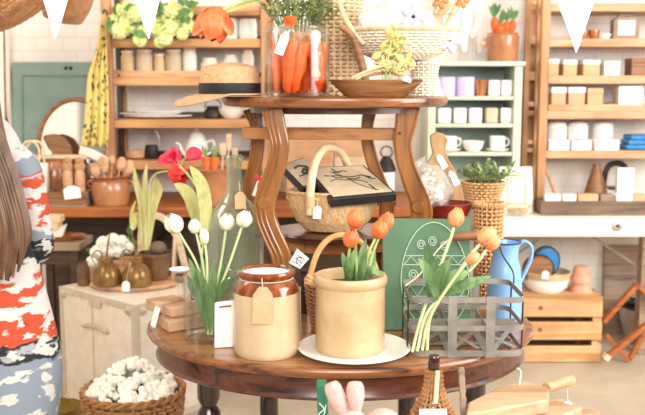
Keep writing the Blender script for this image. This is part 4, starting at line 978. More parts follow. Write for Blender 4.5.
def cuboid(name, label, cat, px0, px1, ytop, Y, z0, depth, mt, group=None, rot=0, bevel=.004, lid=None):
    a, b = at(px0, Y, z0), at(px1, Y, z0); h = zat(ytop, Y)-z0; c = (a+b)/2; M = RZ(rot)
    if lid is None: return solo(MB().box(c+Vector((0,depth/2,h/2)), ((b-a).x, depth, h), M), name, M_[mt], c, label, cat, group, bevel=bevel)
    r = thing(name, label, cat, c, group)
    MB().box(c+Vector((0,depth/2,h*.36)), ((b-a).x-.004, depth-.004, h*.72), M).build('box', M_[mt], r, bevel=.003)
    MB().box(c+Vector((0,depth/2,h*.86)), ((b-a).x, depth, h*.28), M).build('lid', M_[lid], r, bevel=.003)
    return r
Ys = 4.95
# shelf at image y 77: jars in a long tray
z = zL[2]
a, b = at(119.5, 4.83, z), at(199.5, 4.83, z)
tr = thing('wooden_tray', 'long shallow wooden tray of small jars on the brown shelves', 'tray', ((a.x+b.x)/2, 4.9, z))
MB().bb(a.x, b.x, 4.83, 5.02, z, z+.012).build('base', M_['pine'], tr)
hh = mm(6, 4.9)
for y in (4.83, 5.02): MB().hexa([Vector(q) for q in ((a.x+.02,y-.006,z),(b.x-.02,y-.006,z),(b.x-.02,y+.006,z),(a.x+.02,y+.006,z),(a.x-.02,y-.006,z+hh),(b.x+.02,y-.006,z+hh),(b.x+.02,y+.006,z+hh),(a.x-.02,y+.006,z+hh))]).build('side', M_['pine'], tr)
for x, s_ in ((a.x,-1),(b.x,1)): MB().bb(x-.006, x+.006, 4.836, 5.014, z+.01, z+hh).build('end', M_['pine'], tr)
zt2 = z+.0125; G = 'small jars on the brown shelves'
for x, hw, yt, mt, l in ((128,6.5,53,'book','tan paper covered jar at the left end of the wooden tray'),(145,8,52,'linen','widest tan paper covered jar on the wooden tray'),(160,5.5,56,'book','shortest narrow tan jar on the wooden tray'),(174,8,52,'linen','pale linen covered jar right of the shortest one in the tray'),(190,7,50,'cream','tall white cylindrical jar at the right of the wooden tray')):
    r, c = pot('jar', l, 'jar', x, Ys, zt2, [(hw*.9,72),(hw,70),(hw,yt+4),(hw*.85,yt+2),(hw*.85,yt)], mt, G)
    s = mm(1, Ys); MB().lathe([(0,0),(hw*.92*s,0),(hw*.92*s,.012),(0,.014)], c+Vector((0,0,zat(yt,Ys)-zt2)), 20).build('lid', M_['cream' if mt != 'cream' else 'linen'], r)
for x, hw, yt, l in ((210,9,58,'squat cream pot just behind the straw hat on the brown shelves'),(231,8,55,'cream pot with rounded shoulder above the straw hat crown'),(248,6,50,'tall cream pot beside the right post of the brown shelves')):
    pot('jar', l, 'jar', x, Ys, z, [(hw*.8,75),(hw,71),(hw,yt+6),(hw*.7,yt+2),(hw*.75,yt)], 'cream', G)
cuboid('breadboard', 'small thick wooden board by the left post of the brown shelves', 'board', 114, 118, 70, 4.84, z, .14, 'pine')
# shelf at 38: white jars
z = zL[1]
for x, hw, yt, l in ((212,7.5,18.5,'narrow white enamel jar behind the drooping orange tulip'),(229,9,18.5,'short white enamel jar right of the narrow one on the brown shelves'),(248,9,19,'short white enamel jar at the right end of the brown shelves')):
    r, c = pot('enamel_jar', l, 'jar', x, Ys, z, [(hw*.95,38),(hw,36),(hw,yt+4),(hw*.9,yt+2),(hw*.92,yt)], 'white', 'white enamel jars')
# viburnum
c = at(152, 4.93, z)
vb = thing('flower_arrangement', 'big bunch of lime green snowball flowers on the top of the brown shelves', 'flowers', c)
MB().lathe(hollow([(.05,0),(.06,.02),(.075,.09),(.07,.1)], .005), c, 24).build('bowl', M_['white'], vb)
s = mm(1, 4.8)
st_ = MB()
for x, y, r in ((120,30,9),(128,22,9),(124,10,8),(136,14,8),(140,40,7),(143,32,7),(165,38,8),(160,42,6),(170,28,9),(178,20,9),(172,10,9),(185,14,8),(188,26,7),(182,34,6),(158,30,7),(134,27,7),(115,20,6),(150,20,8),(162,16,8)):
    p = P(x, y, 4.69+rnd.uniform(-.04,.04)); g = MB(); st_.tube(cr([c+Vector((0,0,.08)), (c+p)/2+Vector((0,0,.1)), p], 4), .003, 5)
    for k in range(60):
        d = Vector((rnd.gauss(0,1), rnd.gauss(0,1), rnd.gauss(0,1))).normalized(); g.ell(p+d*r*s*.85, (.014,.012,.007), 6, 4, align(d))
    g.ell(p, r*s*.75, 10, 8); g.build('flower_head', M_['viburnum'], vb)
st_.build('stems', M_['leafdark'], vb)
lf = MB()
for k in range(38):
    x, y = rnd.uniform(114,190), rnd.uniform(2,34); p = P(x, y, 4.70+rnd.uniform(-.05,.03)); d = Vector((rnd.uniform(-1,1), rnd.uniform(-.6,.2), rnd.uniform(-.6,.8))).normalized()*.07
    lf.leaf([p, p+d*.5+Vector((0,-.01,0)), p+d], .05, (0,-1,.3))
o = lf.build('leaves', M_['leafdark'], vb); o['kind'] = 'stuff'
# shelf at 119: plates etc
z = zL[3]
for k, (x, w) in enumerate(((158,34),(150,30),(160,26))):
    c = at(x, Ys, z+.012*k); s = mm(1, Ys)
    solo(MB().lathe([(0,0),(w*.5*s,0),(w*s,.014),(w*s,.018),(w*.55*s,.007),(0,.007)], c, 40, sy=.6), 'plate', M_['white'], c, ('large white plate at the bottom of the flat stack on the brown shelves','middle white plate of the flat stack on the brown shelves','smallest white plate on top of the flat stack on the brown shelves')[k], 'plate', 'white plates stacked on the brown shelves')
r, c = pot('glass_pot', 'squat dark metal pot under the straw hat brim on the brown shelves', 'pot', 213, Ys, z, [(7,119),(8.5,117),(8.5,111),(6,108),(6.5,106)], 'iron')
MB().tube(cr([P(205,109,Ys), P(206,102,Ys), P(213,99,Ys), P(220,102,Ys), P(221,109,Ys)], 5), .003, 5).build('handle', M_['iron'], r)
simple('dish', 'white oval dish beside the squat dark metal pot', 'dish', 232, Ys, z, [(7,119),(12,114),(14,109)], 'cream')
# shelf at 161: bowl, lantern, teapot
z = zL[4]
pot('wooden_bowl', 'small tan wooden bowl on the lowest brown shelf', 'bowl', 136, Ys, z, [(6,160.5),(9,157),(10,150)], 'pine')
r, c = pot('tin_can', 'dark metal can with a tall wire handle beside the small wooden bowl', 'can', 152, Ys, z, [(6,160.5),(6.5,158),(6.5,146),(6,145)], 'iron')
MB().tube(cr([P(146,147,Ys), P(145,138,Ys), P(148,132,Ys), P(152,130,Ys), P(156,132,Ys), P(159,138,Ys), P(158,147,Ys)], 5), .005, 6).build('handle', M_['zinc'], r)
r, c = pot('teapot', 'white ceramic teapot on the lowest brown shelf behind the red flowers', 'teapot', 197, Ys, z, [(7,160.5),(9,159),(11,152),(11,145),(8.5,138),(7,136)], 'white')
s = mm(1, Ys)
ld = MB().lathe([(7.4*s,0),(7*s,.006),(4*s,.024),(1.4*s,.028),(1.2*s,.031),(2.1*s,.036),(1.6*s,.042),(0,.043)], c+Vector((0,0,zat(136,Ys)-z)), 24).build('lid', M_['white'], r)
MB().tube(cr([P(188,156,Ys), P(183,152,Ys), P(180,145,Ys), P(176,143,Ys)], 5), [.016,.012,.008,.007], 9).build('spout', M_['white'], r)
MB().tube(cr([P(206,142,Ys), P(213,141,Ys), P(214,149,Ys), P(207,155,Ys)], 5), .006, 8).build('handle', M_['white'], r)
# ---- bench top things
Yb_ = 4.62
r, c = pot('glazed_crock', 'brown glazed crock full of wooden spoons on the workbench', 'crock', 111, Yb_, BZ, [(14,207),(17,204),(19,194),(19,186),(17,181),(18,179),(18.5,176)], 'copper', 'brown crocks on the workbench', .006)
s = mm(1, Yb_)
MB().tube([c+Vector((18.5*s*cos(i*pi/16), 18.5*s*sin(i*pi/16), zat(177,Yb_)-BZ)) for i in range(32)], .007, 7, closed=True).build('rim', M_['stonebrown'], r)
for sgn in (-1, 1): MB().tube(cr([c+Vector((sgn*18*s,0,.12)), c+Vector((sgn*22*s,0,.118)), c+Vector((sgn*21.5*s,0,.095)), c+Vector((sgn*18.5*s,0,.09))], 4), .007, 7).build('lug_handle', M_['copper'], r)
for i, (x0, x1, y1, w, l) in enumerate(((104,95,170,6,'wooden spoon at the far left of the brown glazed crock'),(107,103,165,7,'wooden spoon second from left with the wide bowl in the glazed crock'),(110,112,160,4,'tallest thin wooden spoon in the middle of the glazed crock'),(112,121,164,6,'wooden spoon leaning right in the glazed crock'),(114,128,168,7,'wooden spoon leaning furthest right in the glazed crock'))):
    a, b = at(x0, Yb_+.01*i-.02, BZ+.015), P(x1, y1, Yb_+.02*i-.04); t = thing('wooden_spoon', l, 'spoon', a, 'wooden spoons in the glazed crock'); d = (b-a).normalized()
    MB().tube([a, b-d*.03], .005, 7).build('shaft', M_['pine'], t)
    MB().ell(b, (w*s*.8, .008, w*s*1.25), 14, 10, align(d) @ RZ(0) if False else RY(atan2(d.x, d.z))).build('bowl', M_['pine'], t)
r, c = pot('glazed_crock', 'wide brown glazed crock holding small orange pots right of the red flowers', 'crock', 214, Yb_, BZ, [(15,207),(18,204),(20,192),(20,180),(20,173),(21.5,171),(21.5,168)], 'copper', 'brown crocks on the workbench', .006)
MB().tube([c+Vector((21.5*s*cos(i*pi/16), 21.5*s*sin(i*pi/16), zat(169,Yb_)-BZ)) for i in range(32)], .007, 7, closed=True).build('rim', M_['copper'], r)
zc = zat(170.5, Yb_); MB().lathe([(0,-.006),(20*s,-.006),(20*s,0),(0,0)], c+Vector((0,0,zc-BZ)), 24).build('inner_board', M_['brownwood'], r)
for x, dx, l in ((206.5,-.02,'orange clay pot on the left in the wide glazed crock'),(214.5,-.03,'orange clay pot next to the wooden spatulas in the wide glazed crock')):
    r, c = pot('clay_pot', l, 'pot', x, Yb_-.05, zc+.0005, [(3,170),(4,159.5),(4.6,159),(4.6,157)], 'orangepot', 'orange clay pots in the wide crock')
    g = MB()
    for k in range(5):
        d = Vector((rnd.uniform(-.4,.4), rnd.uniform(-.3,.3), 1)); g.leaf([c+Vector((0,0,.055)), c+Vector((0,0,.055))+d*.04, c+Vector((0,0,.055))+d*.08], .016, (0,-1,.2))
    g.build('succulent', M_['foliage'], r)
for i, (x, y, w, l) in enumerate(((223,143,7,'wide wooden spatula standing in the wide glazed crock'),(229,134,5,'tallest wooden spatula standing in the wide glazed crock'),(235,148,6,'short wooden spatula at the right of the wide glazed crock'))):
    a, b = at(x-1, Yb_+.0+.03*i, zc), P(x, y, Yb_+.03*i)
    t = thing('wooden_spatula', l, 'spatula', a, 'wooden spatulas in the wide crock')
    MB().tube([a, a.lerp(b,.6)], .006, 7).build('shaft', M_['pinelight'], t)
    MB().box(a.lerp(b,.78), (w*s, .008, (b-a).length*.44)).build('blade', M_['pinelight'], t, bevel=.003)
# green leaning panel, mirror, scarf
a, b = at(13, 5.05, BZ), at(94, 5.05, BZ)
zt = zat(62, 5.12); rec = thing('green_panel', 'large faded green panelled board leaning on the white brick wall', 'panel', ((a.x+b.x)/2, 5.06, BZ))
dl = Vector((0, .09, zt-BZ)); th = Vector((0,.022,0))
MB().hexa([a, b, b+th, a+th, a+dl, b+dl, b+dl+th, a+dl+th]).build('board', M_['greenpanel'], rec, bevel=.003)
def gp(u, v): return a+(b-a)*u+dl*v+Vector((0,-.006,0))
g = MB().tube([gp(.12,.02), gp(.12,.9), gp(.98,.9)], .007, 6); g.build('beading', M_['greenpanel'], rec)
for u in (.66,.72): MB().ell(gp(u,.955), .01, 8, 6).build('screw_hole', M_['iron'], rec)
c = P(77, 146, 5.0); s = mm(1, 5.0); zc_ = (zat(98,5.0)+BZ)/2; rz_ = (zat(98,5.0)-BZ)/2; c = Vector((c.x, 5.0, zc_))
mr = thing('mirror', 'round mirror in a brown wooden frame leaning before the green panel', 'mirror', (c.x, 5.0, BZ))
Mx = RX(pi/2-.06)
MB().tube([c+Mx@Vector((38*s*cos(i*pi/32), rz_*.97*sin(i*pi/32), 0)) for i in range(64)], .015, 9, closed=True).build('frame', M_['brownwood'], mr)
MB().lathe([(0,-.006),(37*s,-.006),(37*s,.004),(0,.004)], c, 48, sy=rz_/(38*s), M=Mx).build('glass', M_['mirror'], mr)
# scarf hanging from a hook on the post
sc = thing('hanging_scarf', 'yellow floral scarf hanging from the left post of the brown shelves', 'scarf', P(104, 20, 4.74))
def cloth(outl, outr, Y, amp, nf, name, mt, parent, th=.004, rows=26, cols=22):
    L, Rr = cr([Vector((x, y, 0)) for x, y in outl], 6), cr([Vector((x, y, 0)) for x, y in outr], 6)
    def samp(l, t): k = t*(len(l)-1); i = min(int(k), len(l)-2); return l[i].lerp(l[i+1], k-i)
    vs = []
    for j in range(rows+1):
        t = j/rows; p, q = samp(L, t), samp(Rr, t)
        for i in range(cols+1):
            u = i/cols; m = p.lerp(q, u); vs.append(P(m.x, m.y, Y+amp*(.3+.7*t)*sin(u*nf*pi+1.5*t+.5*sin(5*t))))
    fs = [(j*(cols+1)+i, j*(cols+1)+i+1, (j+1)*(cols+1)+i+1, (j+1)*(cols+1)+i) for j in range(rows) for i in range(cols)]
    o = MB().add(vs, fs).build(name, M_[mt], parent); m = o.modifiers.new('thick', 'SOLIDIFY'); m.thickness = th
    return o
cloth([(102,14),(98,45),(94,58),(88,75),(86,100),(84,125),(81,146)], [(105,14),(106,40),(106,50),(107,70),(108,100),(108,125),(107,147)], 4.73, .02, 7, 'cloth', 'scarf', sc)
MB().tube(cr([P(103,16,4.73), P(104,10,4.74), P(107,12,4.78), P(107,16,4.795)], 5), .004, 6).build('hook', M_['iron'], sc)
# jug, rolling pins, tray box, tag, plank, tote
Yj = 4.75
r, c = pot('stoneware_jug', 'plain brown stoneware jug standing behind the turned wooden pins', 'jug', 56, Yj, BZ, [(10,200),(12,196),(13,182),(13,170),(10,163),(9,161),(10,159)], 'copper', None, .005)
MB().tube(cr([P(67,163,Yj), P(71,166,Yj), P(72,175,Yj), P(68,184,Yj)], 5), .008, 8).build('handle', M_['copper'], r)
x0, x1 = at(47, 4.53, BZ), at(87, 4.53, BZ)
bx = thing('wooden_tray', 'low tan wooden tray with a white tag on the workbench edge', 'tray', ((x0.x+x1.x)/2, 4.58, BZ))
zh = zat(190, 4.53)
MB().bb(x0.x, x1.x, 4.52, 4.66, BZ, BZ+.01).build('base', M_['greywood'], bx)
for y in (4.52, 4.65): MB().bb(x0.x, x1.x, y, y+.01, BZ+.01, zh-.01).build('side', M_['brownwood'], bx, bevel=.002)
for x in (x0.x, x1.x-.01): MB().bb(x, x+.01, 4.53, 4.65, BZ+.01, zh-.01).build('end', M_['greywood'], bx)
tagcard(bx, P(71,186,4.50), mm(17,4.5), mm(13,4.5), 'paper', 'tag', -.12, [P(71,190,4.52)])
for x, l in ((69,'turned pale wooden pin on the left behind the white tag'),(81,'turned pale wooden pin on the right beside the glazed crock of spoons')):
    simple('wooden_pin', l, 'wooden pin', x, 4.585, BZ+.0105, [(4.5,205),(5,190),(5.2,175),(4,170),(5.5,168),(5.5,165),(3.6,163),(4.6,161),(4,158),(1,157)], 'pine', 'turned wooden pins', closed=True)
r_ = cloth_bag = thing('tote_bag', 'white canvas tote bag with two round rope handles on the workbench', 'bag', at(34, 4.62, BZ))
g = MB()
a0, b0 = at(20, 4.56, BZ), at(45, 4.56, BZ); h = zat(163, 4.6)-BZ
g.hexa([a0, b0, b0+Vector((0,.1,0)), a0+Vector((0,.1,0)), a0+Vector((-.01,.03,h)), b0+Vector((.01,.03,h)), b0+Vector((.01,.07,h)), a0+Vector((-.01,.07,h))])
g.build('body', M_['napkin'], cloth_bag, bevel=.012)
for dy, x in ((.03, 30), (.07, 35)): MB().tube(cr([P(x-9,164,4.56+dy), P(x-9,150,4.6+dy), P(x-4,142,4.6+dy), P(x+4,142,4.6+dy), P(x+9,150,4.6+dy), P(x+9,164,4.6+dy)], 5), .006, 7).build('rope_handle', M_['wickerlight'], cloth_bag)
a, b = P(28, 155, 4.80), P(92, 157, 4.80); zj = zat(158.8, Yj)
pk_ = solo(MB().beam(Vector((a.x, Yj, zj+.011)), Vector((b.x, Yj, zj+.011)), .05, .02), 'plank', M_['pinelight'], (b.x-.02, Yj, zj), 'narrow pale plank lying across the brown stoneware jug', 'plank', bevel=.003)
g = thing('folded_cloth', 'white cloth draped over the end of the narrow pale plank', 'cloth', P(98, 155, 4.74))
MB().sweep(cr([P(80,150,4.74), P(90,153,4.73), P(100,158,4.72), P(107,163,4.72)], 6), mm(9,4.7), .03).build('cloth', M_['napkin'], g, bevel=.01)
solo(MB().sweep(cr([P(44,137,4.93), P(52,141,4.92), P(60,147,4.91), P(66,157,4.90), Vector((P(68,170,4.9).x, 4.9, BZ))], 5), [.02,.09,.11,.07,.05], .018), 'wooden_scoop', M_['brownwood'], P(60,155,4.9), 'dark brown curved wooden scoop seen in front of the round mirror', 'scoop', bevel=.004)
# boxes behind the small table
solo(MB().bb(P(286,0+150,4.8).x, P(333,150,4.8).x, 4.78, 5.0, BZ, zat(139,4.8)), 'wooden_crate', M_['pine'], at(310,4.9,BZ), 'tan wooden chest on the workbench seen between the curved table legs', 'chest', bevel=.006)
cuboid('wooden_box', 'pale wide box on the workbench seen behind the tilted boxed print', 'box', 334, 372, 140, 4.8, BZ, .2, 'pinelight', lid='pine')
for k, yv in enumerate((163, 178)):
    pass
r, c = pot('metal_lantern', 'dark metal lantern on the workbench seen through the right table legs', 'lantern', 386, 4.62, BZ, [(10,207),(10,203),(8,201),(8,172),(10,170),(6,160),(3,156)], 'iron')
MB().lathe([(0,.06),(8.3*mm(1,4.62),.06),(8.3*mm(1,4.62),.17),(0,.17)], c, 16).build('glass', M_['matte'], r)
MB().tube([c+Vector((.03*cos(i*pi/10), 0, zat(156,4.62)-BZ+.02+.03*sin(i*pi/10))) for i in range(20)], .004, 6, closed=True).build('ring', M_['iron'], r)
# hanging wicker baskets top left
def hang_basket(label, q, axis, prof, org):
    r = thing('hanging_basket', label, 'basket', org, 'wicker baskets hanging overhead'); Ma = align(axis)
    t = MB().weave(prof, 26, 30, .005); g = MB(); g.add([q+Ma@v for v in t.v], t.f); g.build('woven_body', M_['wickerlamp'], r)
    t = MB().lathe([(0, prof[0][1])]+[(x*.97, zz) for x, zz in prof]+[(x*.94, zz) for x, zz in reversed(prof)]+[(0, prof[0][1]+.01)], n=40); g = MB(); g.add([q+Ma@v for v in t.v], t.f); g.build('lining', M_['wicker'], r)
    MB().tube([q+Ma@Vector((prof[-1][0]*cos(i*pi/20), prof[-1][0]*sin(i*pi/20), prof[-1][1])) for i in range(40)], .014, 7, closed=True).build('rim', M_['wicker'], r)
    p = q+Ma@Vector((0,0,prof[-1][1])); MB().tube([p, Vector((p.x, p.y, 3.19))], .004, 5).build('cord', M_['string'], r)
hang_basket('big brown wicker basket hanging above the person at the upper left corner', P(-2,-26,3.4), (-.55,0,.84), [(.06,-.165),(.14,-.16),(.2,-.06),(.235,.08)], P(0,-6,3.4))
hang_basket('smaller brown wicker basket hanging behind the white pennant', P(66,-1,3.9), (.25,-.2,.94), [(.03,-.095),(.075,-.085),(.10,-.02),(.11,.05)], P(72,2,3.9))
sr_ = thing('hanging_rope', 'thin cord with a small hook hanging down the white wall trim', 'cord', P(4,120,5.1))
MB().tube([P(4,30,5.1), P(5,90,5.1), P(6,120,5.12)], .006, 6).build('cord', M_['brownwood'], sr_); MB().tube(cr([P(6,118,5.1), P(7,124,5.1), P(5,126,5.1)], 4), .008, 6).build('hook', M_['iron'], sr_)
# ================================================================== left: trunk, stool, foreground left
A = Vector((-1.195, 3.98, 0)); B = Vector((-.775, 3.62, 0)); D = Vector((.262, .306, 0)); Hh = .546
def trk(u, v, z): return A+(B-A)*u+D*v+Vector((0,0,z))
tk = thing('trunk', 'old upright beige canvas trunk with metal corners left of the round table', 'trunk', trk(.5,.5,0))
MB().hexa([trk(0,0,0), trk(1,0,0), trk(1,1,0), trk(0,1,0), trk(0,0,Hh), trk(1,0,Hh), trk(1,1,Hh), trk(0,1,Hh)]).build('body', M_['trunk'], tk, bevel=.012)
nf = (B-A).cross(Vector((0,0,1))).normalized(); nf = nf if nf.y < 0 else -nf
ns = D.cross(Vector((0,0,1))).normalized(); ns = ns if ns.x > 0 else -ns
def fp(u, z, o=.004): return trk(u,0,z)+nf*o
def sp(v, z, o=.004): return trk(1,v,z)+ns*o
e = .012
for f in (fp, sp):
    g = MB()
    for u0, u1, z0, z1 in ((0,1,0,.03),(0,1,Hh-.03,Hh),(0,.05,.03,Hh-.03),(.95,1,.03,Hh-.03)):
        g2 = [f(u0,z0,-.004), f(u1,z0,-.004), f(u1,z1,-.004), f(u0,z1,-.004)]; off = (f(0,0,1)-f(0,0,0))*.0075; g.prism(g2, off)
    g.build('edge_trim', M_['trunktrim'], tk, bevel=.002)
seam = MB().tube([fp(.32,.02), fp(.32,Hh-.02)], .003, 5).tube([sp(.85,.02), sp(.85,Hh-.02)], .003, 5); 
MB().tube([fp(.45,.03,.001), fp(.45,Hh-.03,.001)], .003, 5).build('seam', M_['trunktrim'], tk)
# leather carrying handle on the front, corner fittings
hz_ = zat(325, 3.85)
lh = MB().sweep(cr([fp(.38,hz_,.004), fp(.44,hz_+.01,.014), fp(.5,hz_+.012,.018), fp(.56,hz_+.01,.014), fp(.62,hz_,.004)], 5), .016, .005, nf).build('handle', M_['trunktrim'], tk, bevel=.002)
for u in (.36,.64): MB().ell(fp(u,hz_), (.02,.008,.012), 10, 6).build('handle_plate', M_['trunktrim'], lh)
for f, u in ((fp,.07),(fp,.93),(sp,.08)):
    for z in (Hh-.03, .03):
        g = MB().ell(f(u,z,.004), (.02,.011,.02), 12, 8); g.build('corner_fitting', M_['trunktrim'], tk)
        MB().ell(f(u,z,.016), .005, 8, 6).build('rivet', M_['zinc'], tk)
lw_ = MB().prism([fp(.42,Hh-.012,.004), fp(.58,Hh-.012,.004), fp(.58,Hh-.05,.004), fp(.42,Hh-.05,.004)], nf*.004); lw_.build('lock_plate', M_['trunktrim'], tk, bevel=.001)
TT = Hh+.002
# oval board on the trunk
c = onz(133, 286, TT); s = mm(1, c.y, .55)
ovb = solo(MB().lathe([(0,0),(40*s,0),(42*s,.004),(43*s,.012),(42*s,.02),(40*s,.022),(0,.02)], c, 44, sy=.62), 'oval_board', M_['pine'], c, 'oval wooden board carrying the brass cans on the beige trunk', 'board')
ZB = TT+.0226
def oilcan(px, Y, l, big, lean):
    c = at(px, Y, ZB); s = mm(1, Y, .55); k = big; r = thing('oil_can', l, 'oil can', c, 'aged brass oil cans on the trunk')
    MB().lathe([(0,0),(11*s*k,0),(12.5*s*k,.006),(12.5*s*k,.035*k),(11.5*s*k,.055*k),(8*s*k,.078*k),(5*s*k,.088*k),(0,.088*k)], c, 32).build('body', M_['brass'], r)
    MB().lathe([(0,.085*k),(5.5*s*k,.085*k),(5.5*s*k,.105*k),(4*s*k,.112*k),(0,.112*k)], c, 20).build('cap', M_['brass'], r)
    q = cr([c+Vector((0,0,.11*k)), c+Vector((lean*.01,0,.15*k)), c+Vector((lean*.035,-.005,.21*k))], 5)
    MB().tube(q, [.006,.004,.0025], 8).build('spout', M_['brass'], r)
    MB().tube(cr([c+Vector((-10*s*k,0,.075*k)), c+Vector((-13*s*k,0,.11*k)), c+Vector((-9*s*k,0,.135*k)), c+Vector((-4*s*k,0,.125*k)), c+Vector((-5*s*k,0,.105*k))], 5), .003, 6).build('ring_handle', M_['brass'], r)
    return r
Yo = onz(110, 284, ZB).y
oilcan(107.5, Yo-.01, 'aged brass oil can with a tall straight spout, left of the pair on the trunk', 1.13, .6)
oc = oilcan(137, onz(137, 285, ZB).y, 'aged brass oil can with a white tag, right of the pair on the trunk', 1.18, -.5)
tagcard(oc, P(126, 281, onz(135,285,ZB).y-.075), mm(8,3.8), mm(11,3.8), 'paper', 'tag', .05, [P(129,268,3.75), P(131,262,3.78)])
r, c = pot('jar', 'small dark brown glass jar beside the oil cans on the trunk corner', 'jar', 84, onz(84,285,TT).y, TT, [(6,285),(6.5,283),(6.5,268),(4.5,265),(4.5,262)], 'potbrown', None, .003)
c2 = at(84, onz(84,285,TT).y, TT)
# flower box behind cans
cf_ = onz(112, 272, TT); Yw = 4.12
c = at(112, Yw, TT); 
fb = thing('flower_bunch', 'bunch of white flowers in a small wooden box behind the brass oil cans', 'flowers', c)
MB().bb(c.x-.1, c.x+.1, Yw-.05, Yw+.05, TT, TT+.1).build('box', M_['pine'], fb, bevel=.004)
s = mm(1, Yw)
for x, y, r in ((97,252,8),(103,243,8),(113,240,8),(122,242,8),(108,252,8),(92,262,7),(118,251,8),(128,248,7),(87,268,5)):
    p = P(x, y, Yw-.05); g = MB()
    for k in range(40):
        d = Vector((rnd.gauss(0,1), rnd.gauss(0,1), rnd.gauss(0,1))).normalized(); g.ell(p+d*r*s*.75, (.012,.012,.005), 6, 4, align(d))
    g.ell(p, r*s*.7, 8, 6); g.build('flower_head', M_['whitebloom'], fb)
g = MB()
for k in range(12):
    p = P(rnd.uniform(95,133), rnd.uniform(235,258), Yw-.02); d = Vector((rnd.uniform(-.5,1), -.3, rnd.uniform(-.4,.6))).normalized()*.06; g.leaf([p, p+d*.5, p+d], .035, (0,-1,.3))
g.build('leaves', M_['leafdark'], fb)
# amaryllis pot
Ya = 4.02; c = at(156, Ya, ZB)
ap = thing('bulb_pot', 'brown pot with a bulb with tall pale yellow green leaves on the trunk', 'potted plant', c)
s = mm(1, Ya, .6); Hp = zat(252, Ya)-ZB
MB().lathe(hollow([(11*s,0),(13*s,.01),(15*s,Hp*.6),(15.5*s,Hp-.02),(17*s,Hp-.016),(17*s,Hp)], .006), c, 32).build('pot', M_['potbrown'], ap)
MB().lathe([(0,Hp-.02),(15*s,Hp-.02),(15*s,Hp-.014),(0,Hp-.008)], c, 24).build('soil', M_['soil'], ap)
MB().ell(P(158,248,Ya-.02), (.04,.034,.032), 14, 10).build('bulb', M_['bulbdark'], ap)
for pts, w in (([(143,250),(141,230),(136,215),(133,228),(132,212),(136,200)],.026),([(144,250),(143,225),(141,200),(136,182),(134,166)],.034),([(146,250),(146,225),(146,200),(145,180),(147,163)],.03),([(147,250),(149,228),(153,205),(159,190),(157,178)],.044),([(146,250),(148,225),(150,205),(153,188),(155,176)],.03)):
    MB().leaf(cr([P(x, y, Ya-.03-.01*i) for i, (x, y) in enumerate(pts)], 6), w, (0.2,-1,.2), .3).build('leaf', M_['leafpale'], ap)
# red flower + its stem and leaves: a second tall plant in a slim vase on the table
cv = at(200, 2.72, TZ)
rv = thing('bud_vase', 'slim brown vase behind the white tulips holding the tall red tulip', 'vase', cv)
sv = mm(1, 2.9); Hv = zat(272, 2.72)-TZ
MB().lathe(hollow([(.022,0),(.028,.01),(.028,Hv*.5),(.016,Hv*.8),(.018,Hv)], .003), cv, 24).build('body', M_['stonebrown'], rv)
rf = tulip('big red tulip bending over from the bulb pot on the trunk', [P(146,251,Ya-.02), P(149,222,Ya-.05), P(149,195,Ya-.08), P(151,180,Ya-.1), P(158,173,Ya-.12), P(169,171,Ya-.13)], 9*s, 20*s, 'red', None, (), org=c+Vector((0,0,Hp-.012)), name='red_tulip', stem='stempale')
LV_ = [([P(203,245,2.74), P(206,215,2.76), P(203,190,2.80), P(197,176,2.84), P(190,166,2.88)], (0.1,-1,.3), .042), ([P(204,235,2.95), P(196,215,2.93), P(190,197,2.92), P(182,188,2.92), P(174,184,2.92)], (0.2,-1,.2), .045)]
for ch in [o for o in bpy.data.objects if o.parent == rf and o.name.startswith('blossom')]: bpy.data.objects.remove(ch)
blossom(P(170,169,Ya-.13), (.8,-.45,-.45), 9*s, 20*s, M_['red'], rf, .3)
rd = tulip('crimson flower with layered petals above the big red tulip', [cv+Vector((.006,.0,.02)), P(202,255,2.74), P(205,225,2.78), P(198,190,2.86), P(182,168,2.96), P(174,161,2.985)], 9*sv, 12*sv, 'pinkred', None, LV_, leafm='leafpale', name='crimson_flower')
for ch in [o for o in bpy.data.objects if o.parent == rd and o.name.startswith('blossom')]: bpy.data.objects.remove(ch)
g = MB()
for (x0, y0, x1, y1, w) in ((172,159,158,164,.04),(172,160,163,155,.035),(173,158,168,151,.035),(175,157,178,150,.04),(174,160,182,158,.035),(173,160,166,158,.04),(186,156,203,154,.045),(187,158,203,158,.035),(176,161,171,164,.03)):
    a, b = P(x0, y0, 2.99), P(x1, y1, 2.97); g.leaf(cr([a, a.lerp(b,.5)+Vector((0,-.01,.006)), b], 4), w, (0,-1,.5), .3, .001)
g.build('petal_cluster', M_['pinkred'], rd)
MB().tube(cr([P(180,168,3.0), P(183,160,2.99), P(187,157,2.98)], 4), .003, 5).build('side_stem', M_['stem'], rd)
# trug / bent handle behind
Yt = 4.41; c = at(168, Yt, 0)
tg_ = thing('wooden_chair', 'small bentwood chair with a curved pale back behind the trunk', 'chair', at(168, 4.41, 0))
q = [P(190,300,Yt), P(184,262,Yt), P(176,235,Yt), P(164,219,Yt), P(153,216,Yt), P(144,222,Yt), P(141,240,Yt), P(141,280,Yt)]
q[0].z = .45; q[-1].z = .45
MB().sweep(cr(q, 6), .034, .02).build('bent_back', M_['pinelight'], tg_, bevel=.004)
ca = (q[0]+q[-1])/2
MB().lathe([(0,.43),(.16,.43),(.17,.44),(.17,.455),(.16,.465),(0,.465)], Vector((ca.x, Yt-.0, 0))+Vector((0,-.0,0)), 36).build('seat', M_['pinelight'], tg_)
MB().beam(P(176,236,Yt+.0), Vector((P(172,236,Yt).x, Yt, .465)), .10, .012).build('back_splat', M_['pinelight'], tg_, bevel=.003)
for sx_, sy_ in ((-1,-1),(1,-1),(1,1),(-1,1)): MB().tube([(ca.x+sx_*.1, Yt+sy_*.1, .43), (ca.x+sx_*.11, Yt+sy_*.10, 0)], [.014,.011], 8).build('leg', M_['pinelight'], tg_)
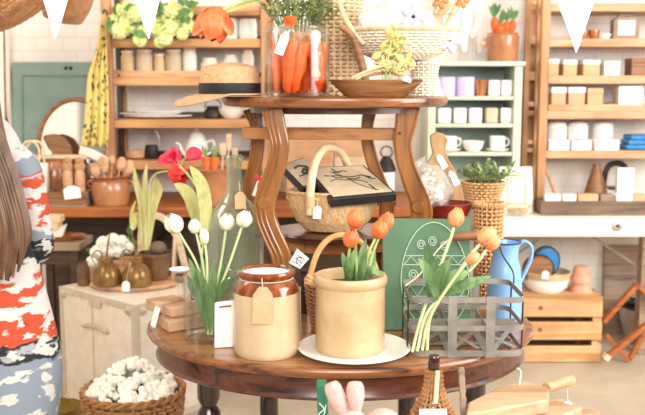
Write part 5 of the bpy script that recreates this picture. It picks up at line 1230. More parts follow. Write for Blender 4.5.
# low stool left with tray
Yl = 4.22; zs_ = zat(244, Yl-.12)
c = at(60, Yl, zs_); 
sl = thing('stool', 'dark low wooden stool carrying a round brown tray behind the trunk', 'stool', at(62, Yl, 0))
xa, xb = P(36,244,Yl).x, P(86,244,Yl).x
MB().bb(xa, xb, Yl-.12, Yl+.14, zs_-.035, zs_).build('seat', M_['greywood'], sl, bevel=.005)
for x in (xa+.03, xb-.03):
    for y in (Yl-.09, Yl+.11): MB().bb(x-.018, x+.018, y-.018, y+.018, 0, zs_-.035).build('leg', M_['darkwood'], sl, bevel=.003)
MB().bb(xa+.05, xb-.05, Yl-.1, Yl-.08, zs_-.1, zs_-.04).build('apron', M_['darkwood'], sl)
c = at(62, Yl, zs_+.001); s = mm(1, Yl, .7)
solo(MB().lathe([(0,0),(17*s,0),(23*s,.018),(24*s,.024),(22.5*s,.022),(17*s,.008),(0,.008)], c, 40, sy=.6), 'round_tray', M_['bench'], c, 'round shallow brown tray with a white napkin on the dark stool', 'tray')
np_ = solo(MB().prism([P(46,238,Yl-.02), P(62,237,Yl-.02), P(66,224,Yl+.03), P(58,228,Yl+.03), P(48,233,Yl+.02)], (0,.03,0)), 'napkin', M_['napkin'], P(56,238,Yl), 'folded white napkin standing in the round brown tray', 'napkin', bevel=.004)
for k in range(3):
    z0 = zs_+.0095+.034*k
    solo(MB().box(at(50-2*(k%2), Yl+.05, z0+.017), (mm(25,Yl), .09, .0335)), 'wooden_slab', M_['book'], at(50, Yl+.05, z0), ('lowest tan slab of the pile on the round brown tray','middle tan slab of the pile on the round brown tray','topmost tan slab of the pile on the round brown tray')[k], 'slab', 'tan slabs piled on the tray', bevel=.004)
# cotton basket in front of the trunk
Yk = 3.12; c = at(136, Yk, 0); s = mm(1, Yk, .3); H = zat(389, Yk)
kb = thing('wicker_basket', 'open brown wicker basket filled with white blossom on the floor before the trunk', 'basket', c)
MB().weave([(36*s,.0),(41*s,H*.35),(47*s,H*.8),(49*s,H)], 20, 30, .0075, c).build('woven_body', M_['wickerbrown'], kb)
MB().lathe([(0,.004),(35*s,.004),(40*s,H*.35),(46*s,H*.8),(48*s,H-.004),(46*s,H-.004),(44*s,H*.8),(0,H*.75)], c, 40).build('lining', M_['wickerdark'], kb)
g = MB()
for ph in (0, pi):
    g.tube([c+Vector(((49+1.8*cos(14*a+ph))*s*cos(a), (49+1.8*cos(14*a+ph))*s*sin(a), H+.007*sin(14*a+ph))) for a in [i*2*pi/140 for i in range(140)]], .0075, 6, closed=True)
g.build('braided_rim', M_['wickerbrown'], kb)
bl = thing('blossom_fill', 'mass of fluffy white blossom heaped in the brown wicker basket', 'blossom', c+Vector((0,0,H-.02)))
rr2 = random.Random(3); g = MB()
for k in range(150):
    a = rr2.random()*2*pi; e = sqrt(rr2.random()); x, y = 43*s*e*cos(a), 43*s*e*sin(a)
    top = .055*(1-e*e)+.05*math.exp(-((x-.01)**2+(y-.05)**2)/.004)+.03*math.exp(-((x+.06)**2+(y-.04)**2)/.003)
    p = c+Vector((x, y, H-.03+top*rr2.uniform(.75,1.0)+.02)); r = rr2.uniform(.013,.024)
    for j in range(5): g.ell(p+Vector((rr2.uniform(-1,1), rr2.uniform(-1,1), rr2.uniform(-.5,.8)))*r*.7, r*rr2.uniform(.5,.75), 8, 6)
o = g.build('blossom', M_['popcorn'], bl); bl['kind'] = 'stuff'
mm_ = MB()
for k in range(14):
    a = rr2.random()*2*pi; e = sqrt(rr2.random()); p = c+Vector((38*s*e*cos(a), 38*s*e*sin(a), H+.045*(1-e*e)+.01)); d = Vector((rr2.uniform(-1,1), rr2.uniform(-.6,.2), rr2.uniform(.1,.6))).normalized()*.04
    mm_.leaf([p, p+d*.5, p+d], .014, (0,-1,.5))
mm_.build('leaves', M_['sageback'], bl)
# amber vase
c = at(62, 3.3, 0); s = mm(1, 3.3, .1); H = zat(406, 3.3)
av = thing('glass_bowl', 'amber tinted glass vase on the floor left of the wicker basket', 'vase', c)
MB().lathe([(0,0),(13*s,0),(17*s,.01),(21*s,H*.5),(22*s,H-.004),(22.4*s,H),(21.4*s,H),(20*s,H*.5),(16*s,.02),(0,.014)], c, 40).build('body', M_['amber'], av)
MB().tube([c+Vector((22*s*cos(i*pi/24), 22*s*sin(i*pi/24), H)) for i in range(48)], .003, 6, closed=True).build('rim', M_['amber'], av)
# ================================================================== foreground on a low bench
FZ = .60
fbn = thing('low_bench', 'low plain wooden bench in front of the round table', 'bench', (.32, 1.82, 0))
MB().bb(-.02, .68, 1.62, 2.0, FZ-.03, FZ).build('seat', M_['pine'], fbn, bevel=.004)
for x in (.03, .63):
    for y in (1.66, 1.96): MB().bb(x-.02, x+.02, y-.02, y+.02, 0, FZ-.03).build('leg', M_['pine'], fbn, bevel=.003)
# rabbit
Yr = 1.78; c = at(352, Yr, FZ); s = mm(1, Yr, .8)
rb_ = thing('plush_rabbit', 'pale pink plush rabbit with upright ears in front of the round table', 'plush rabbit', c)
hd = P(351, 426, Yr)
g = MB(); g.ell(c+Vector((0,.01,.07)), (.055,.05,.072), 20, 14); g.ell(hd, (.036,.036,.036), 20, 14)
g.ell(P(383,427,Yr+.02), (.042,.045,.038), 18, 12); g.ell(c+Vector((.05,.01,.05)), (.06,.055,.05), 18, 12)
body = g.build('body', M_['pink'], rb_)
for bx_, tip, dx in (((344,414),(331,384),-.4),((356,412),(355,383),0)):
    a, b = P(*bx_, Yr), P(*tip, Yr+.01); q = cr([a, a.lerp(b,.3), a.lerp(b,.7), b, b+(b-a)*.05], 5)
    g = MB().tube(q, [.009,.014,.019,.0185,.013,.003], 14); g.build('ear', M_['pink'], rb_)
for x in (344, 357): MB().ell(P(x, 424, Yr-.034), .004, 8, 6).build('eye', M_['ink'], rb_)
MB().ell(P(351, 430, Yr-.036), .005, 8, 6).build('nose', M_['ink'], rb_)
# green box
a, b = P(320, 388, 1.86), P(328, 388, 1.86); zt = a.z
gx = thing('gift_box', 'slim dark green box with a white looped mark behind the pink rabbit', 'box', at(325, 1.86, FZ))
w_ = mm(12, 1.86, .8); cb = at(326, 1.87, FZ)
MB().hexa([cb+Vector((-w_/2,0,0)), cb+Vector((w_/2,0,0)), cb+Vector((w_/2,.05,0)), cb+Vector((-w_/2,.05,0)), cb+Vector((-w_/2-.008,.01,zt-FZ)), cb+Vector((w_/2-.012,.01,zt-FZ)), cb+Vector((w_/2-.012,.05,zt-FZ)), cb+Vector((-w_/2-.008,.05,zt-FZ))]).build('box', M_['greenbook'], gx, bevel=.002)
MB().tube(cr([P(319,403,1.868), P(324,409,1.868), P(319,414,1.867), P(323,418,1.866), P(326,405,1.868)], 5), .0011, 4).build('looped_mark', M_['paper'], gx)
# bottle
Yw_ = 1.86; c = at(432, Yw_, FZ); s = mm(1, Yw_, .8); hy = lambda y: zat(y, Yw_)-FZ
bt = thing('wicker_bottle', 'dark glass bottle in a woven wicker jacket with a white label before the table', 'bottle', c)
MB().lathe([(0,0),(.05,0),(.055,.01),(.055,.1),(.04,hy(412)),(.014,hy(388)),(.0115,hy(372)),(.0115,hy(368)),(.0125,hy(367)),(.0125,hy(357)),(.011,hy(355.5)),(.0,hy(355.5))], c, 28).build('glass', M_['darkglass'], bt)
MB().weave([(.058,.0),(.059,.1),(.044,hy(412)),(.026,hy(398)),(.017,hy(385)),(.0145,hy(369))], 26, 18, .0032, c, stake_r=.003).build('wicker_jacket', M_['wickerbrown'], bt)
MB().tube(cr([c+Vector((.006,-.019,hy(368))), c+Vector((.004,-.022,hy(380))), c+Vector((0,-.034,hy(398)))], 5), .005, 7).build('wicker_rib', M_['wickerlight'], bt)
p = P(433, 409, Yw_-.05); MB().bb(p.x-mm(14,1.8), p.x+mm(14,1.8), p.y-.003, p.y, p.z-.05, p.z).build('label', M_['paper'], bt)
# carved strip
a, b = P(461, 367, 1.99), P(467, 440, 1.93); b.z = FZ
q = [a.lerp(b, i/24) for i in range(25)]
solo(MB().sweep(q, [.010+.006*abs(sin(i*1.35)) for i in range(25)], .012), 'carved_spindle', M_['greywood'], b, 'thin notched grey wooden spindle leaning beside the wicker bottle', 'spindle', bevel=.002)
# board pile
zb0 = FZ
def slab(lab, pts, z0, z1, mt, handle=None, tag_=None):
    w = [onz(x, y, z1) for x, y in pts]; w = [Vector((p.x, p.y, z0)) for p in w]
    r = thing('cutting_board', lab, 'cutting board', sum(w, Vector())/len(w), 'wooden boards piled in front of the table')
    MB().prism(w, (0,0,z1-z0)).build('board', M_[mt], r, bevel=.005)
    if handle:
        a, b = [onz(x, y, z1-.008) for x, y in handle]; MB().tube(cr([a, a.lerp(b,.35), a.lerp(b,.8), b], 5), [.013,.012,.0125,.014,.012], 10).build('handle', M_['pine'], r)
    return r
slab('pale wide wooden board at the bottom of the pile before the table', [(470,455),(560,428),(600,412),(560,398),(500,410)], zb0, zb0+.04, 'boardwood')
slab('brown wooden board under the pale ones in the pile before the table', [(473,435),(548,418),(566,411),(530,398),(480,412)], zb0+.041, zb0+.075, 'brownwood')
slab('pale wooden board jutting out to the right of the pile before the table', [(500,424),(560,416),(583,407),(556,400),(510,406)], zb0+.076, zb0+.105, 'boardwood')
tpb = slab('pale wooden paddle board on top of the pile, its handle pointing right', [(466,414),(500,408),(548,400),(550,388),(524,380),(496,388),(468,402)], zb0+.106, zb0+.140, 'boardwood', ((546,388),(572,380)))
pt = onz(567, 382, zb0+.125); MB().tube([pt+Vector((0,-.005,-.012)), pt+Vector((0,-.012,-.046))], .0011, 5).build('string', M_['string'], tpb)
tgx = MB().lathe([(0,-.0015),(.013,-.0015),(.013,.0015),(0,.0015)], pt+Vector((0,-.012,-.058)), 24, M=RX(pi/2)); tgx.build('round_tag', M_['paper'], tpb)
MB().tube(cr([onz(519,385,zb0+.14), P(521,372,2.1), P(517,368,2.1)], 5), .002, 6).build('hanging_loop', M_['string'], tpb)
# ================================================================== right side
# counter items
Yc_ = 4.72
a, b = at(540, Yc_, KZ), at(660, Yc_, KZ)
wt_ = thing('wooden_trough', 'long brown wooden trough of soap bars at the front of the counter', 'trough', ((a.x+b.x)/2, Yc_, KZ)); h = zat(200, Yc_)-KZ
MB().bb(a.x, b.x, Yc_-.04, Yc_+.1, KZ, KZ+.012).build('base', M_['troughwood'], wt_)
for y in (Yc_-.05, Yc_+.09): MB().bb(a.x-.01, b.x+.01, y, y+.012, KZ, KZ+h).build('side', M_['troughwood'], wt_, bevel=.003)
for x in (a.x-.01, b.x): MB().bb(x, x+.012, Yc_-.037, Yc_+.089, KZ+.013, KZ+h).build('end', M_['troughwood'], wt_)
MB().bb(a.x+.003, b.x-.001, Yc_-.035, Yc_+.085, KZ+.0125, KZ+h-.012).build('straw_bed', M_['wickerlight'], wt_)
zz = KZ+h-.0115
for x, w, mt, l in ((552,16,'matte','white soap bar at the left end of the brown trough'),(568,14,'cream','cream soap bar beside the leftmost white one in the trough'),(587,20,'kraft','long tan soap bar in the middle of the brown trough'),(606,14,'greywood','dark soap bar right of the long tan one in the trough'),(622,18,'matte','long white soap bar right of the dark one in the trough'),(638,12,'kraft','tan soap bar at the right edge of the picture in the trough')):
    p = at(x, Yc_+.02, zz); M = RZ(rnd.uniform(-.3,.3)); solo(MB().box(p+Vector((0,0,.022)), (mm(w,Yc_), .06, .042), M), 'soap_bar', M_[mt], p, l, 'soap', 'soap bars in the brown trough', bevel=.006)
# photo frame
a, b = at(500, 4.75, KZ), at(533, 4.75, KZ); hz2 = zat(167, 4.78)-KZ
ff = thing('photo_frame', 'wide white picture frame standing at the left end of the counter', 'picture frame', (a+b)/2)
ln = .05; W_ = (b-a).x
def fpt(u, v, o=0): return a+Vector((W_*u, ln*v-o, hz2*v))
for u0, u1, v0, v1 in ((0,1,0,.17),(0,1,.83,1),(0,.2,.171,.829),(.8,1,.171,.829)):
    MB().prism([fpt(u0,v0), fpt(u1,v0), fpt(u1,v1), fpt(u0,v1)], (0,.018,0)).build('frame_rail', M_['cream'], ff, bevel=.004)
MB().prism([fpt(.19,.16,-.006), fpt(.81,.16,-.006), fpt(.81,.84,-.006), fpt(.19,.84,-.006)], (0,.006,0)).build('picture', M_['linen'], ff, smooth=False)
MB().prism([fpt(.27,.24,-.002), fpt(.73,.24,-.002), fpt(.73,.76,-.002), fpt(.27,.76,-.002)], (0,.003,0)).build('inner_mount', M_['cream'], ff, smooth=False)
MB().beam(fpt(.5,.6)+Vector((0,.02,0)), Vector((fpt(.5,.6).x, 4.835, KZ)), .03, .006, (0,1,0)).build('easel_leg', M_['greywood'], ff)
c = at(517, 4.665, KZ); s = mm(1, 4.665, .8)
gd = thing('glass_dish', 'small clear glass dish of shells before the white picture frame', 'dish', c)
MB().lathe(hollow([(6*s,0),(9*s,.01),(13*s,.05),(14*s,.06)], .004), c, 28).build('body', M_['glass'], gd)
for k in range(6): MB().ell(c+Vector((.035*cos(k*1.05), .035*sin(k*1.05), .03)), (.018,.014,.012), 8, 6).build('shell', M_['kraft'], gd)
# scale and cards
r, c = pot('flask', 'dark brown pointed flask on the counter behind the soap trough', 'flask', 595, 4.95, KZ, [(10,208),(11,206),(11,192),(8,180),(4,168),(4,164)], 'brownwood')
sc_ = thing('weighing_scale', 'old dark metal scale with an arched frame behind the white card', 'scale', at(616, 5.0, KZ))
xc = at(616, 5.0, KZ); s = mm(1, 5.0)
MB().bb(xc.x-.08, xc.x+.08, 4.95, 5.05, KZ, KZ+.03).build('base', M_['iron'], sc_, bevel=.004)
MB().tube(cr([Vector((xc.x-.07,5.0,KZ+.03)), P(604,180,5.0), P(608,167,5.0), P(616,163,5.0), P(624,166,5.0), P(629,178,5.0), Vector((xc.x+.07,5.0,KZ+.03))], 6), .016, 8).build('arch', M_['iron'], sc_)
MB().lathe([(0,0),(.05,0),(.06,.015),(0,.012)], Vector((xc.x,5.0,KZ+.1)), 20).build('pan', M_['zinc'], sc_); MB().tube([(xc.x,5.0,KZ+.03),(xc.x,5.0,KZ+.1)], .01, 8).build('column', M_['iron'], sc_)
a = at(624, 4.84, KZ)
cuboid('white_block', 'white square soap block on the counter in front of the dark scale', 'block', 616, 633, 168, 4.83, KZ, .04, 'matte', bevel=.004)
solo(MB().tube([P(545,166,4.98), Vector((P(562,190,4.86).x, 4.88, KZ+.008))], .010, 8), 'wooden_rod', M_['pine'], at(562,4.88,KZ), 'wooden rod leaning on the post of the pine shelves', 'rod')
# right pine shelf contents
Yx = 4.9
z = zR[1]
r = thing('picture_frame', 'small dark lantern style frame with a pale picture on the pine shelves', 'picture frame', at(626, Yx, z))
a, b, h = at(613, Yx, z), at(639, Yx, z), zat(16.5, Yx)-z
MB().prism([a, b, b+Vector((0,0,h*.85)), b+Vector((-.03,0,h)), a+Vector((.03,0,h)), a+Vector((0,0,h*.85))], (0,.06,0)).build('frame', M_['greywood'], r, bevel=.004)
MB().prism([a+Vector((.025,-.002,.02)), b+Vector((-.025,-.002,.02)), b+Vector((-.025,-.002,h*.82)), a+Vector((.025,-.002,h*.82))], (0,.004,0)).build('picture', M_['cream'], r, smooth=False)
MB().sweep(cr([a+Vector((.03,.03,h)), (a+b)/2+Vector((0,.03,h+.012)), b+Vector((-.03,.03,h))], 5), .012, .02).build('handle', M_['greywood'], r)
G = 'copper candle cups on the pine shelves'
for x, l in ((583,'copper candle cup left of the white pennant tip on the pine shelves'),(594,'copper candle cup nearer the lantern style frame on the pine shelves')): simple('candle_cup', l, 'cup', x, Yx, z, [(4,38),(5,36),(5.5,30)], 'coppermetal', G)
simple('dish', 'low cream dish right of the copper candle cups', 'dish', 603, Yx+.05, z, [(6,38),(9,34)], 'cream')
z = zR[2]; G = 'boxes on the middle pine shelf'
for x0, x1, yt, mt, l in ((546,559,59,'kraft','tan box at the left post on the middle pine shelf'),(563,577,60,'kraft','tan box second from the left post under the pennant tip'),(583,600,60,'kraft','tan box left of the white box on the middle pine shelf'),(604,620,61,'matte','white box on the middle pine shelf'),(631,650,58,'brownwood','dark brown box right of the white box on the middle pine shelf')):
    cuboid('gift_box', l, 'box', x0, x1, yt, Yx, z, .12, mt, G, lid=mt if mt != 'kraft' else 'matte')
z = zR[3]; hz3 = zat(103.5, 4.87)
a, b = at(548, 4.87, z), at(660, 4.87, z)
ts = thing('wooden_tray', 'long pine tray of boxes and scoops on the pine shelves', 'tray', ((a.x+b.x)/2, 4.95, z))
MB().bb(a.x, b.x, 4.86, 5.05, z, z+.01).build('base', M_['pine'], ts)
for y in (4.86, 5.04): MB().bb(a.x, b.x, y, y+.01, z+.01, z+.034).build('side', M_['pine'], ts)
for x in (a.x, b.x-.01): MB().bb(x, x+.01, 4.87, 5.04, z+.01, z+.034).build('end', M_['pine'], ts)
G = 'boxes in the long pine tray'; z += .0105
for x0, x1, yt, mt, ld, l in ((551,566,87,'kraft','matte','white fronted tan box at the left end of the long pine tray'),(568,585,87,'kraft','matte','white fronted tan box second in the long pine tray'),(587,603,88,'kraft','kraft','all tan box third in the long pine tray'),(618,643,86,'matte','matte','wide white box at the right of the long pine tray')):
    cuboid('gift_box', l, 'box', x0, x1, yt, 4.9, z, .11, mt, G, lid=ld)
for x, l in ((609,'small wooden scoop lying between the boxes in the pine tray'),): 
    p = at(x, 4.9, z); t = thing('scoop', l, 'scoop', p); MB().ell(p+Vector((0,0,.02)), (.03,.02,.018), 12, 8).build('bowl', M_['brownwood'], t); MB().tube([p+Vector((.02,0,.02)), p+Vector((.07,.02,.026))], .006, 7).build('shaft', M_['brownwood'], t)
z = zR[4]; G = 'white canisters on the pine shelves'; cp_ = []
for x, l in ((556,'white domed canister nearest the left post on the pine shelves'),(577,'white domed canister in the middle of the three on the pine shelves'),(602,'white domed canister closest to the blue cloth on the pine shelves')):
    c = at(x, 5.02, z); s = mm(1, 5.02); hb = zat(130, 5.02)-z; r = thing('canister', l, 'canister', c, G)
    MB().lathe([(0,0),(9.5*s,0),(10*s,.008),(10*s,hb),(0,hb)], c, 28).build('body', M_['white'], r)
    MB().lathe([(0,hb+.001),(10.3*s,hb+.001),(10.3*s,hb+.016),(9*s,hb+.04),(4*s,hb+.052),(0,hb+.054)], c, 28).build('lid', M_['white'], r)
G = 'small white open boxes on the lower pine shelf'
for x0, x1, fill, l in ((549,569,'pinelight','small white open box before the canister nearest the left post'),(572,591,'leafdark','small white open box with green filling before the middle canister'),(595,619,'kraft','small white open box with tan filling beside the blue cloth')):
    a, b = at(x0, 4.87, z), at(x1, 4.87, z); h = zat(140, 4.87)-z; r = thing('open_box', l, 'box', (a+b)/2, G); w2 = .004
    MB().bb(a.x, b.x, 4.87, 4.95, z, z+.005).build('base', M_['matte'], r)
    for y in (4.87, 4.946): MB().bb(a.x, b.x, y, y+w2, z+.005, z+h).build('wall', M_['matte'], r)
    for x in (a.x, b.x-w2): MB().bb(x, x+w2, 4.875, 4.945, z+.005, z+h).build('wall', M_['matte'], r)
    MB().bb(a.x+w2, b.x-w2, 4.875, 4.945, z+.005, z+h*.8).build('filling', M_[fill], r)
    for k in range(3): MB().ell(Vector((a.x+(b.x-a.x)*(.3+.2*k), 4.9, z+h*.85)), (.02,.016,.014), 8, 6).build('content', M_[fill], r)
r = thing('folded_cloth', 'folded bright blue cloth on the lower pine shelf', 'cloth', at(636, 4.92, z))
for k in range(3):
    q = at(637+k, 4.94, z); MB().box(q+Vector((0,0,.014+.027*k)), (mm(30-2*k,4.94), .14, .026)).build('fold', M_['bluecloth'], r, bevel=.011, seg=3)
# sage shelf contents
z = zG[0]; Yg = 4.9; G = 'lilac candles on the sage shelves'
for x, l in ((446,'lilac wrapped candle nearest the white basket stand'),(465,'lilac wrapped candle next to the copper cup')):
    c = at(x, Yg, z); s = mm(1, Yg); r = thing('candle', l, 'candle', c, G); h = zat(77, Yg)-z
    MB().lathe([(0,0),(8.6*s,0),(9*s,.004),(9*s,h-.006),(8.4*s,h),(0,h-.003)], c, 28).build('wax', M_['lilac'], r); MB().tube([c+Vector((0,0,h-.004)), c+Vector((0,0,h+.01))], .002, 5).build('wick', M_['ink'], r)
simple('cup', 'copper cup between the lilac candles and white blocks on the sage shelves', 'cup', 480.5, Yg, z, [(4.5,96),(5.5,92),(6.3,82),(6.8,80)], 'coppermetal')
G = 'white soap blocks on the sage shelves'
first = None
def wblock(x0, x1, yt, z, lab, mt='matte'):
    return cuboid('soap_block', lab, 'soap block', x0, x1, yt, Yg-.02, z, .07, mt, G, bevel=.008)
wblock(488.5, 500, 80, z, 'white soap block beside the copper cup on the sage shelves')
wblock(501.5, 512.5, 80, z, 'white soap block at the right end of the top sage shelf')
z = zG[1]
for i, (x0, x1, l, mt) in enumerate(((438,451,'white soap block at the left end of the middle sage shelf','matte'),(454,466.5,'white soap block second from left on the middle sage shelf','matte'),(469.5,482,'white soap block third from left on the middle sage shelf','matte'),(486,498,'pale tan soap block on the middle sage shelf','linen'),(501,512,'white soap block at the right end of the middle sage shelf','matte'))):
    wblock(x0, x1, 108, z, l, mt)
z = zG[2]
G2 = 'white cups on the sage shelves'
for x, l in ((449,'white mug on a saucer at the left of the bottom sage shelf'),(497,'white mug on a saucer at the right of the bottom sage shelf')):
    c = at(x, Yg, z); s = mm(1, Yg); r = thing('mug', l, 'mug', c, G2)
    MB().lathe([(0,0),(9*s,0),(12*s,.012),(12*s,.016),(8*s,.008),(0,.008)], c, 28).build('saucer', M_['white'], r)
    h = zat(136, Yg)-z; MB().lathe(hollow([(6.5*s,.009),(7.5*s,.014),(7.8*s,h)], .004, .016), c, 28).build('cup', M_['white'], r)
    MB().tube(cr([c+Vector((7.5*s,0,h*.85)), c+Vector((11*s,0,h*.8)), c+Vector((11*s,0,h*.45)), c+Vector((7.5*s,0,h*.35))], 5), .005, 6).build('handle', M_['white'], r)
simple('bowl', 'white bowl between the two mugs on the bottom sage shelf', 'bowl', 473, Yg-.02, z, [(6,152),(9,148),(11,141)], 'white')
# copper pot of carrots on the sage unit
zt3 = zat(66, YG)+mm(4.5, YG)+.0005
r, c = pot('copper_pot', 'copper coloured pot of carrots on top of the sage green shelves', 'pot', 502, 4.95, zt3, [(14,62),(15,60),(16,44),(16.3,36),(15,34.5),(15.5,33)], 'copper', None, .006)
s = mm(1, 4.95)
MB().tube(cr([P(487,40,4.95), P(483,40,4.95), P(483,45,4.95), P(487,46,4.95)], 4), .006, 7).build('lug_handle', M_['coppermetal'], r)
MB().lathe([(0,0),(14.5*s,0),(14.5*s,.004),(0,.006)], c+Vector((0,0,zat(40,4.95)-zt3)), 24).build('filling', M_['soil'], r)
zf = zat(40, 4.95)+.005
for i, (x, yt, dy, r0, l) in enumerate(((494,17,-.03,4.2,'carrot leaning at the left of the copper pot'),(500,24,-.05,5,'short fat carrot at the front of the copper pot'),(507,21,-.05,4.4,'carrot beside the short fat one at the front of the copper pot'),(513,20,-.02,4,'carrot at the right of the copper pot'))):
    a = P(x, yt, 4.95+dy); b = at(x+.3*(502-x), 4.95+dy, zf); t = thing('carrot', l, 'carrot', b, 'carrots in the copper pot')
    q = [a.lerp(b, k/6) for k in range(7)]; MB().tube(q, [.006,r0*s*.9,r0*s,r0*s*.9,r0*s*.75,r0*s*.6,r0*s*.4], 12).build('root', M_['carrot'], t)
    g = MB()
    for k in range(10):
        d = Vector((rnd.uniform(-.6,.6), rnd.uniform(-.4,.4), 1)).normalized()*rnd.uniform(.04,.085); g.leaf([a, a+d*.5, a+d], .02, (0,-1,.2))
    o = g.build('leafy_top', M_['leafdark'], t)
# crate under the counter
Ck = 4.56; x0, x1 = P(520, 330, Ck).x, P(602, 330, Ck).x; zc1 = zat(299, Ck)
cr8 = thing('wooden_crate', 'slatted pale pine crate on the floor under the cream counter', 'crate', ((x0+x1)/2, Ck+.16, 0))
x00 = x0-.02
for za, zb_ in ((zat(362,Ck), zat(346,Ck)), (zat(340,Ck), zat(322,Ck)), (zat(317,Ck), zc1)):
    za = max(.002, za); MB().bb(x00, x1, Ck, Ck+.014, za, zb_).build('slat', M_['cratewood'], cr8, bevel=.003)
    pass
    for x in (x00, x1-.014): MB().bb(x, x+.014, Ck+.0145, Ck+.3395, max(.002, za-.012), zb_+.012).build('end_slat', M_['cratewood'], cr8, bevel=.002)
MB().bb(x00+.015, x1-.015, Ck+.015, Ck+.339, .004, .016).build('bottom', M_['pine'], cr8); MB().bb(x00, x1, Ck+.34, Ck+.354, .004, zc1).build('light_blocking_back', M_['brownwood'], cr8)  # solid back added to block light so the gaps between slats stay dark
for x in (x00+.016, x1-.046):
    for y in (Ck+.0145, Ck+.31): MB().bb(x, x+.03, y, y+.029, .016, zc1-.004).build('corner_post', M_['pine'], cr8)
for x, yv in ((P(541,0+300,Ck).x, zat(308,Ck)), (P(541,300,Ck).x, zat(330,Ck))): MB().lathe([(0,-.001),(.012,-.001),(.012,.0015),(0,.0015)], Vector((x, Ck-.0005, yv)), 12, M=RX(pi/2)).build('knot', M_['brownwood'], cr8)
MB().bb(x00+.001, x1-.001, Ck+.001, Ck+.353, zc1, zc1+.012).build('top_board', M_['cratewood'], cr8, bevel=.002)
zt4 = zc1+.0125
Ybw = 4.7
r, c = pot('mixing_bowl', 'cream and white stoneware bowl of brushes on the pine crate', 'bowl', 546, Ybw, zt4, [(10,298),(15,295),(21,285),(22.5,277)], 'white', None, .007)
s = mm(1, Ybw, .4)
MB().lathe([(22*s,zat(277,Ybw)-zt4-.002),(23.2*s,zat(277,Ybw)-zt4),(23.6*s,zat(271,Ybw)-zt4),(22.5*s,zat(270.5,Ybw)-zt4),(21.5*s,zat(277,Ybw)-zt4)], c, 36).build('rim', M_['crock'], r)
zb5 = zt4+.02
def brush(lab, px, py, rx, ry, Y, mb_, mf, rot=0):
    p = P(px, py, Y); t = thing('brush', lab, 'brush', Vector((p.x, Y, p.z-ry))); M = RY(rot) @ RX(pi/2)
    MB().lathe([(0,-.018),(rx*.96,-.018),(rx,-.01),(rx,.012),(0,.014)], p, 32, sy=ry/rx, M=M).build('back', M_[mb_], t)
    MB().lathe([(0,.013),(rx*.9,.013),(rx*.82,.028),(0,.03)], p, 32, sy=ry/rx, M=M).build('face', M_[mf], t)
brush('oval brush with a bright blue face at the back of the stoneware bowl', 545, 262, .078, .09, 4.76, 'black', 'bluecloth', .35)
brush('round brown wooden brush leaning in the front of the stoneware bowl', 538, 269, .085, .08, 4.67, 'black', 'brownwood', -.4)
tagcard(r, P(546, 271, 4.555), mm(7,4.6), mm(8,4.6), 'paper', 'price_tag', .1)
# pots
h1 = zat(281, 4.68)-zt4
for k, (y0, y1, l) in enumerate(((298,282,'lower upturned terracotta pot of the stack on the pine crate'),(282,266,'upper upturned terracotta pot of the stack on the pine crate'))):
    z0 = zt4 if k == 0 else zat(281.8, 4.68)
    simple('terracotta_pot', l, 'pot', 581, 4.68, z0, [(11.5,y0),(11.5,y0-7),(10.6,y0-7.5),(8,y1)] if k == 0 else [(10.2,y0),(10.2,y0-4),(9.5,y0-4.5),(7.4,y1),(6.5,y1-.3)], 'terracotta', 'terracotta pots stacked upside down', closed=True)
a, b = P(604, 300, 5.12), P(646, 300, 5.12); zt_b = zat(246, 5.14)
solo(MB().hexa([Vector((a.x,5.10,0)), Vector((b.x,5.10,0)), Vector((b.x,5.12,0)), Vector((a.x,5.12,0)), Vector((a.x,5.165,zt_b)), Vector((b.x,5.165,zt_b)), Vector((b.x,5.185,zt_b)), Vector((a.x,5.185,zt_b))]), 'leaning_board', M_['greywood'], Vector(((a.x+b.x)/2,5.11,0)), 'grey brown board leaning on the wall under the counter behind the bucket', 'board', bevel=.003)
# bucket and timber frame on the floor right
c = at(645, 4.94, 0); s = .96*mm(1, 4.94, .2); H = zat(305, 4.94)
bk2 = thing('bucket', 'grey galvanised bucket standing on the floor behind the wooden frames', 'bucket', c)
MB().lathe(hollow([(20*s,0),(21*s,.01),(25*s,H*.55),(26*s,H*.56),(26*s,H*.6),(28*s,H)], .004), c, 36).build('body', M_['zinc'], bk2)
MB().tube([c+Vector((28*s*cos(i*pi/18), 28*s*sin(i*pi/18), H)) for i in range(36)], .006, 6, closed=True).build('rim', M_['iron'], bk2)
g = MB()
for k in range(16): g.ell(c+Vector((rnd.uniform(-.09,.09), rnd.uniform(-.09,.09), H-.02+rnd.uniform(0,.03))), .03, 8, 6)
g.build('coal', M_['black'], bk2)
def frame(lab, ptsY, w):
    q = [Vector((P(x, y, Y).x, Y, max(.014, P(x, y, Y).z))) for x, y, Y in ptsY]
    r = thing('folding_frame', lab, 'wooden frame', q[0], 'reddish wooden frames on the floor')
    for a, b in zip(q, q[1:]): MB().beam(a, b, .024, w, (0,1,0)).build('beam', M_['bench'], r, bevel=.003)
    return r
frame('reddish wooden frame rising behind the pine crate to a peak', [(603,322,4.66),(637,284,4.66),(662,312,4.66)], .042)
f2 = frame('long reddish wooden beam lying aslant with a pale cut end towards the crate', [(608,356,4.46),(652,320,4.46)], .042)
a = P(607, 357, 4.455); MB().beam(a+Vector((-.012,0,-.010)), a+Vector((.006,0,.013)), .028, .044, (0,1,0)).build('cut_end', M_['pinelight'], f2)
frame('dark reddish wooden frame with its foot on the floor before the bucket', [(606,335,4.56),(629,360,4.56),(648,326,4.56)], .03)
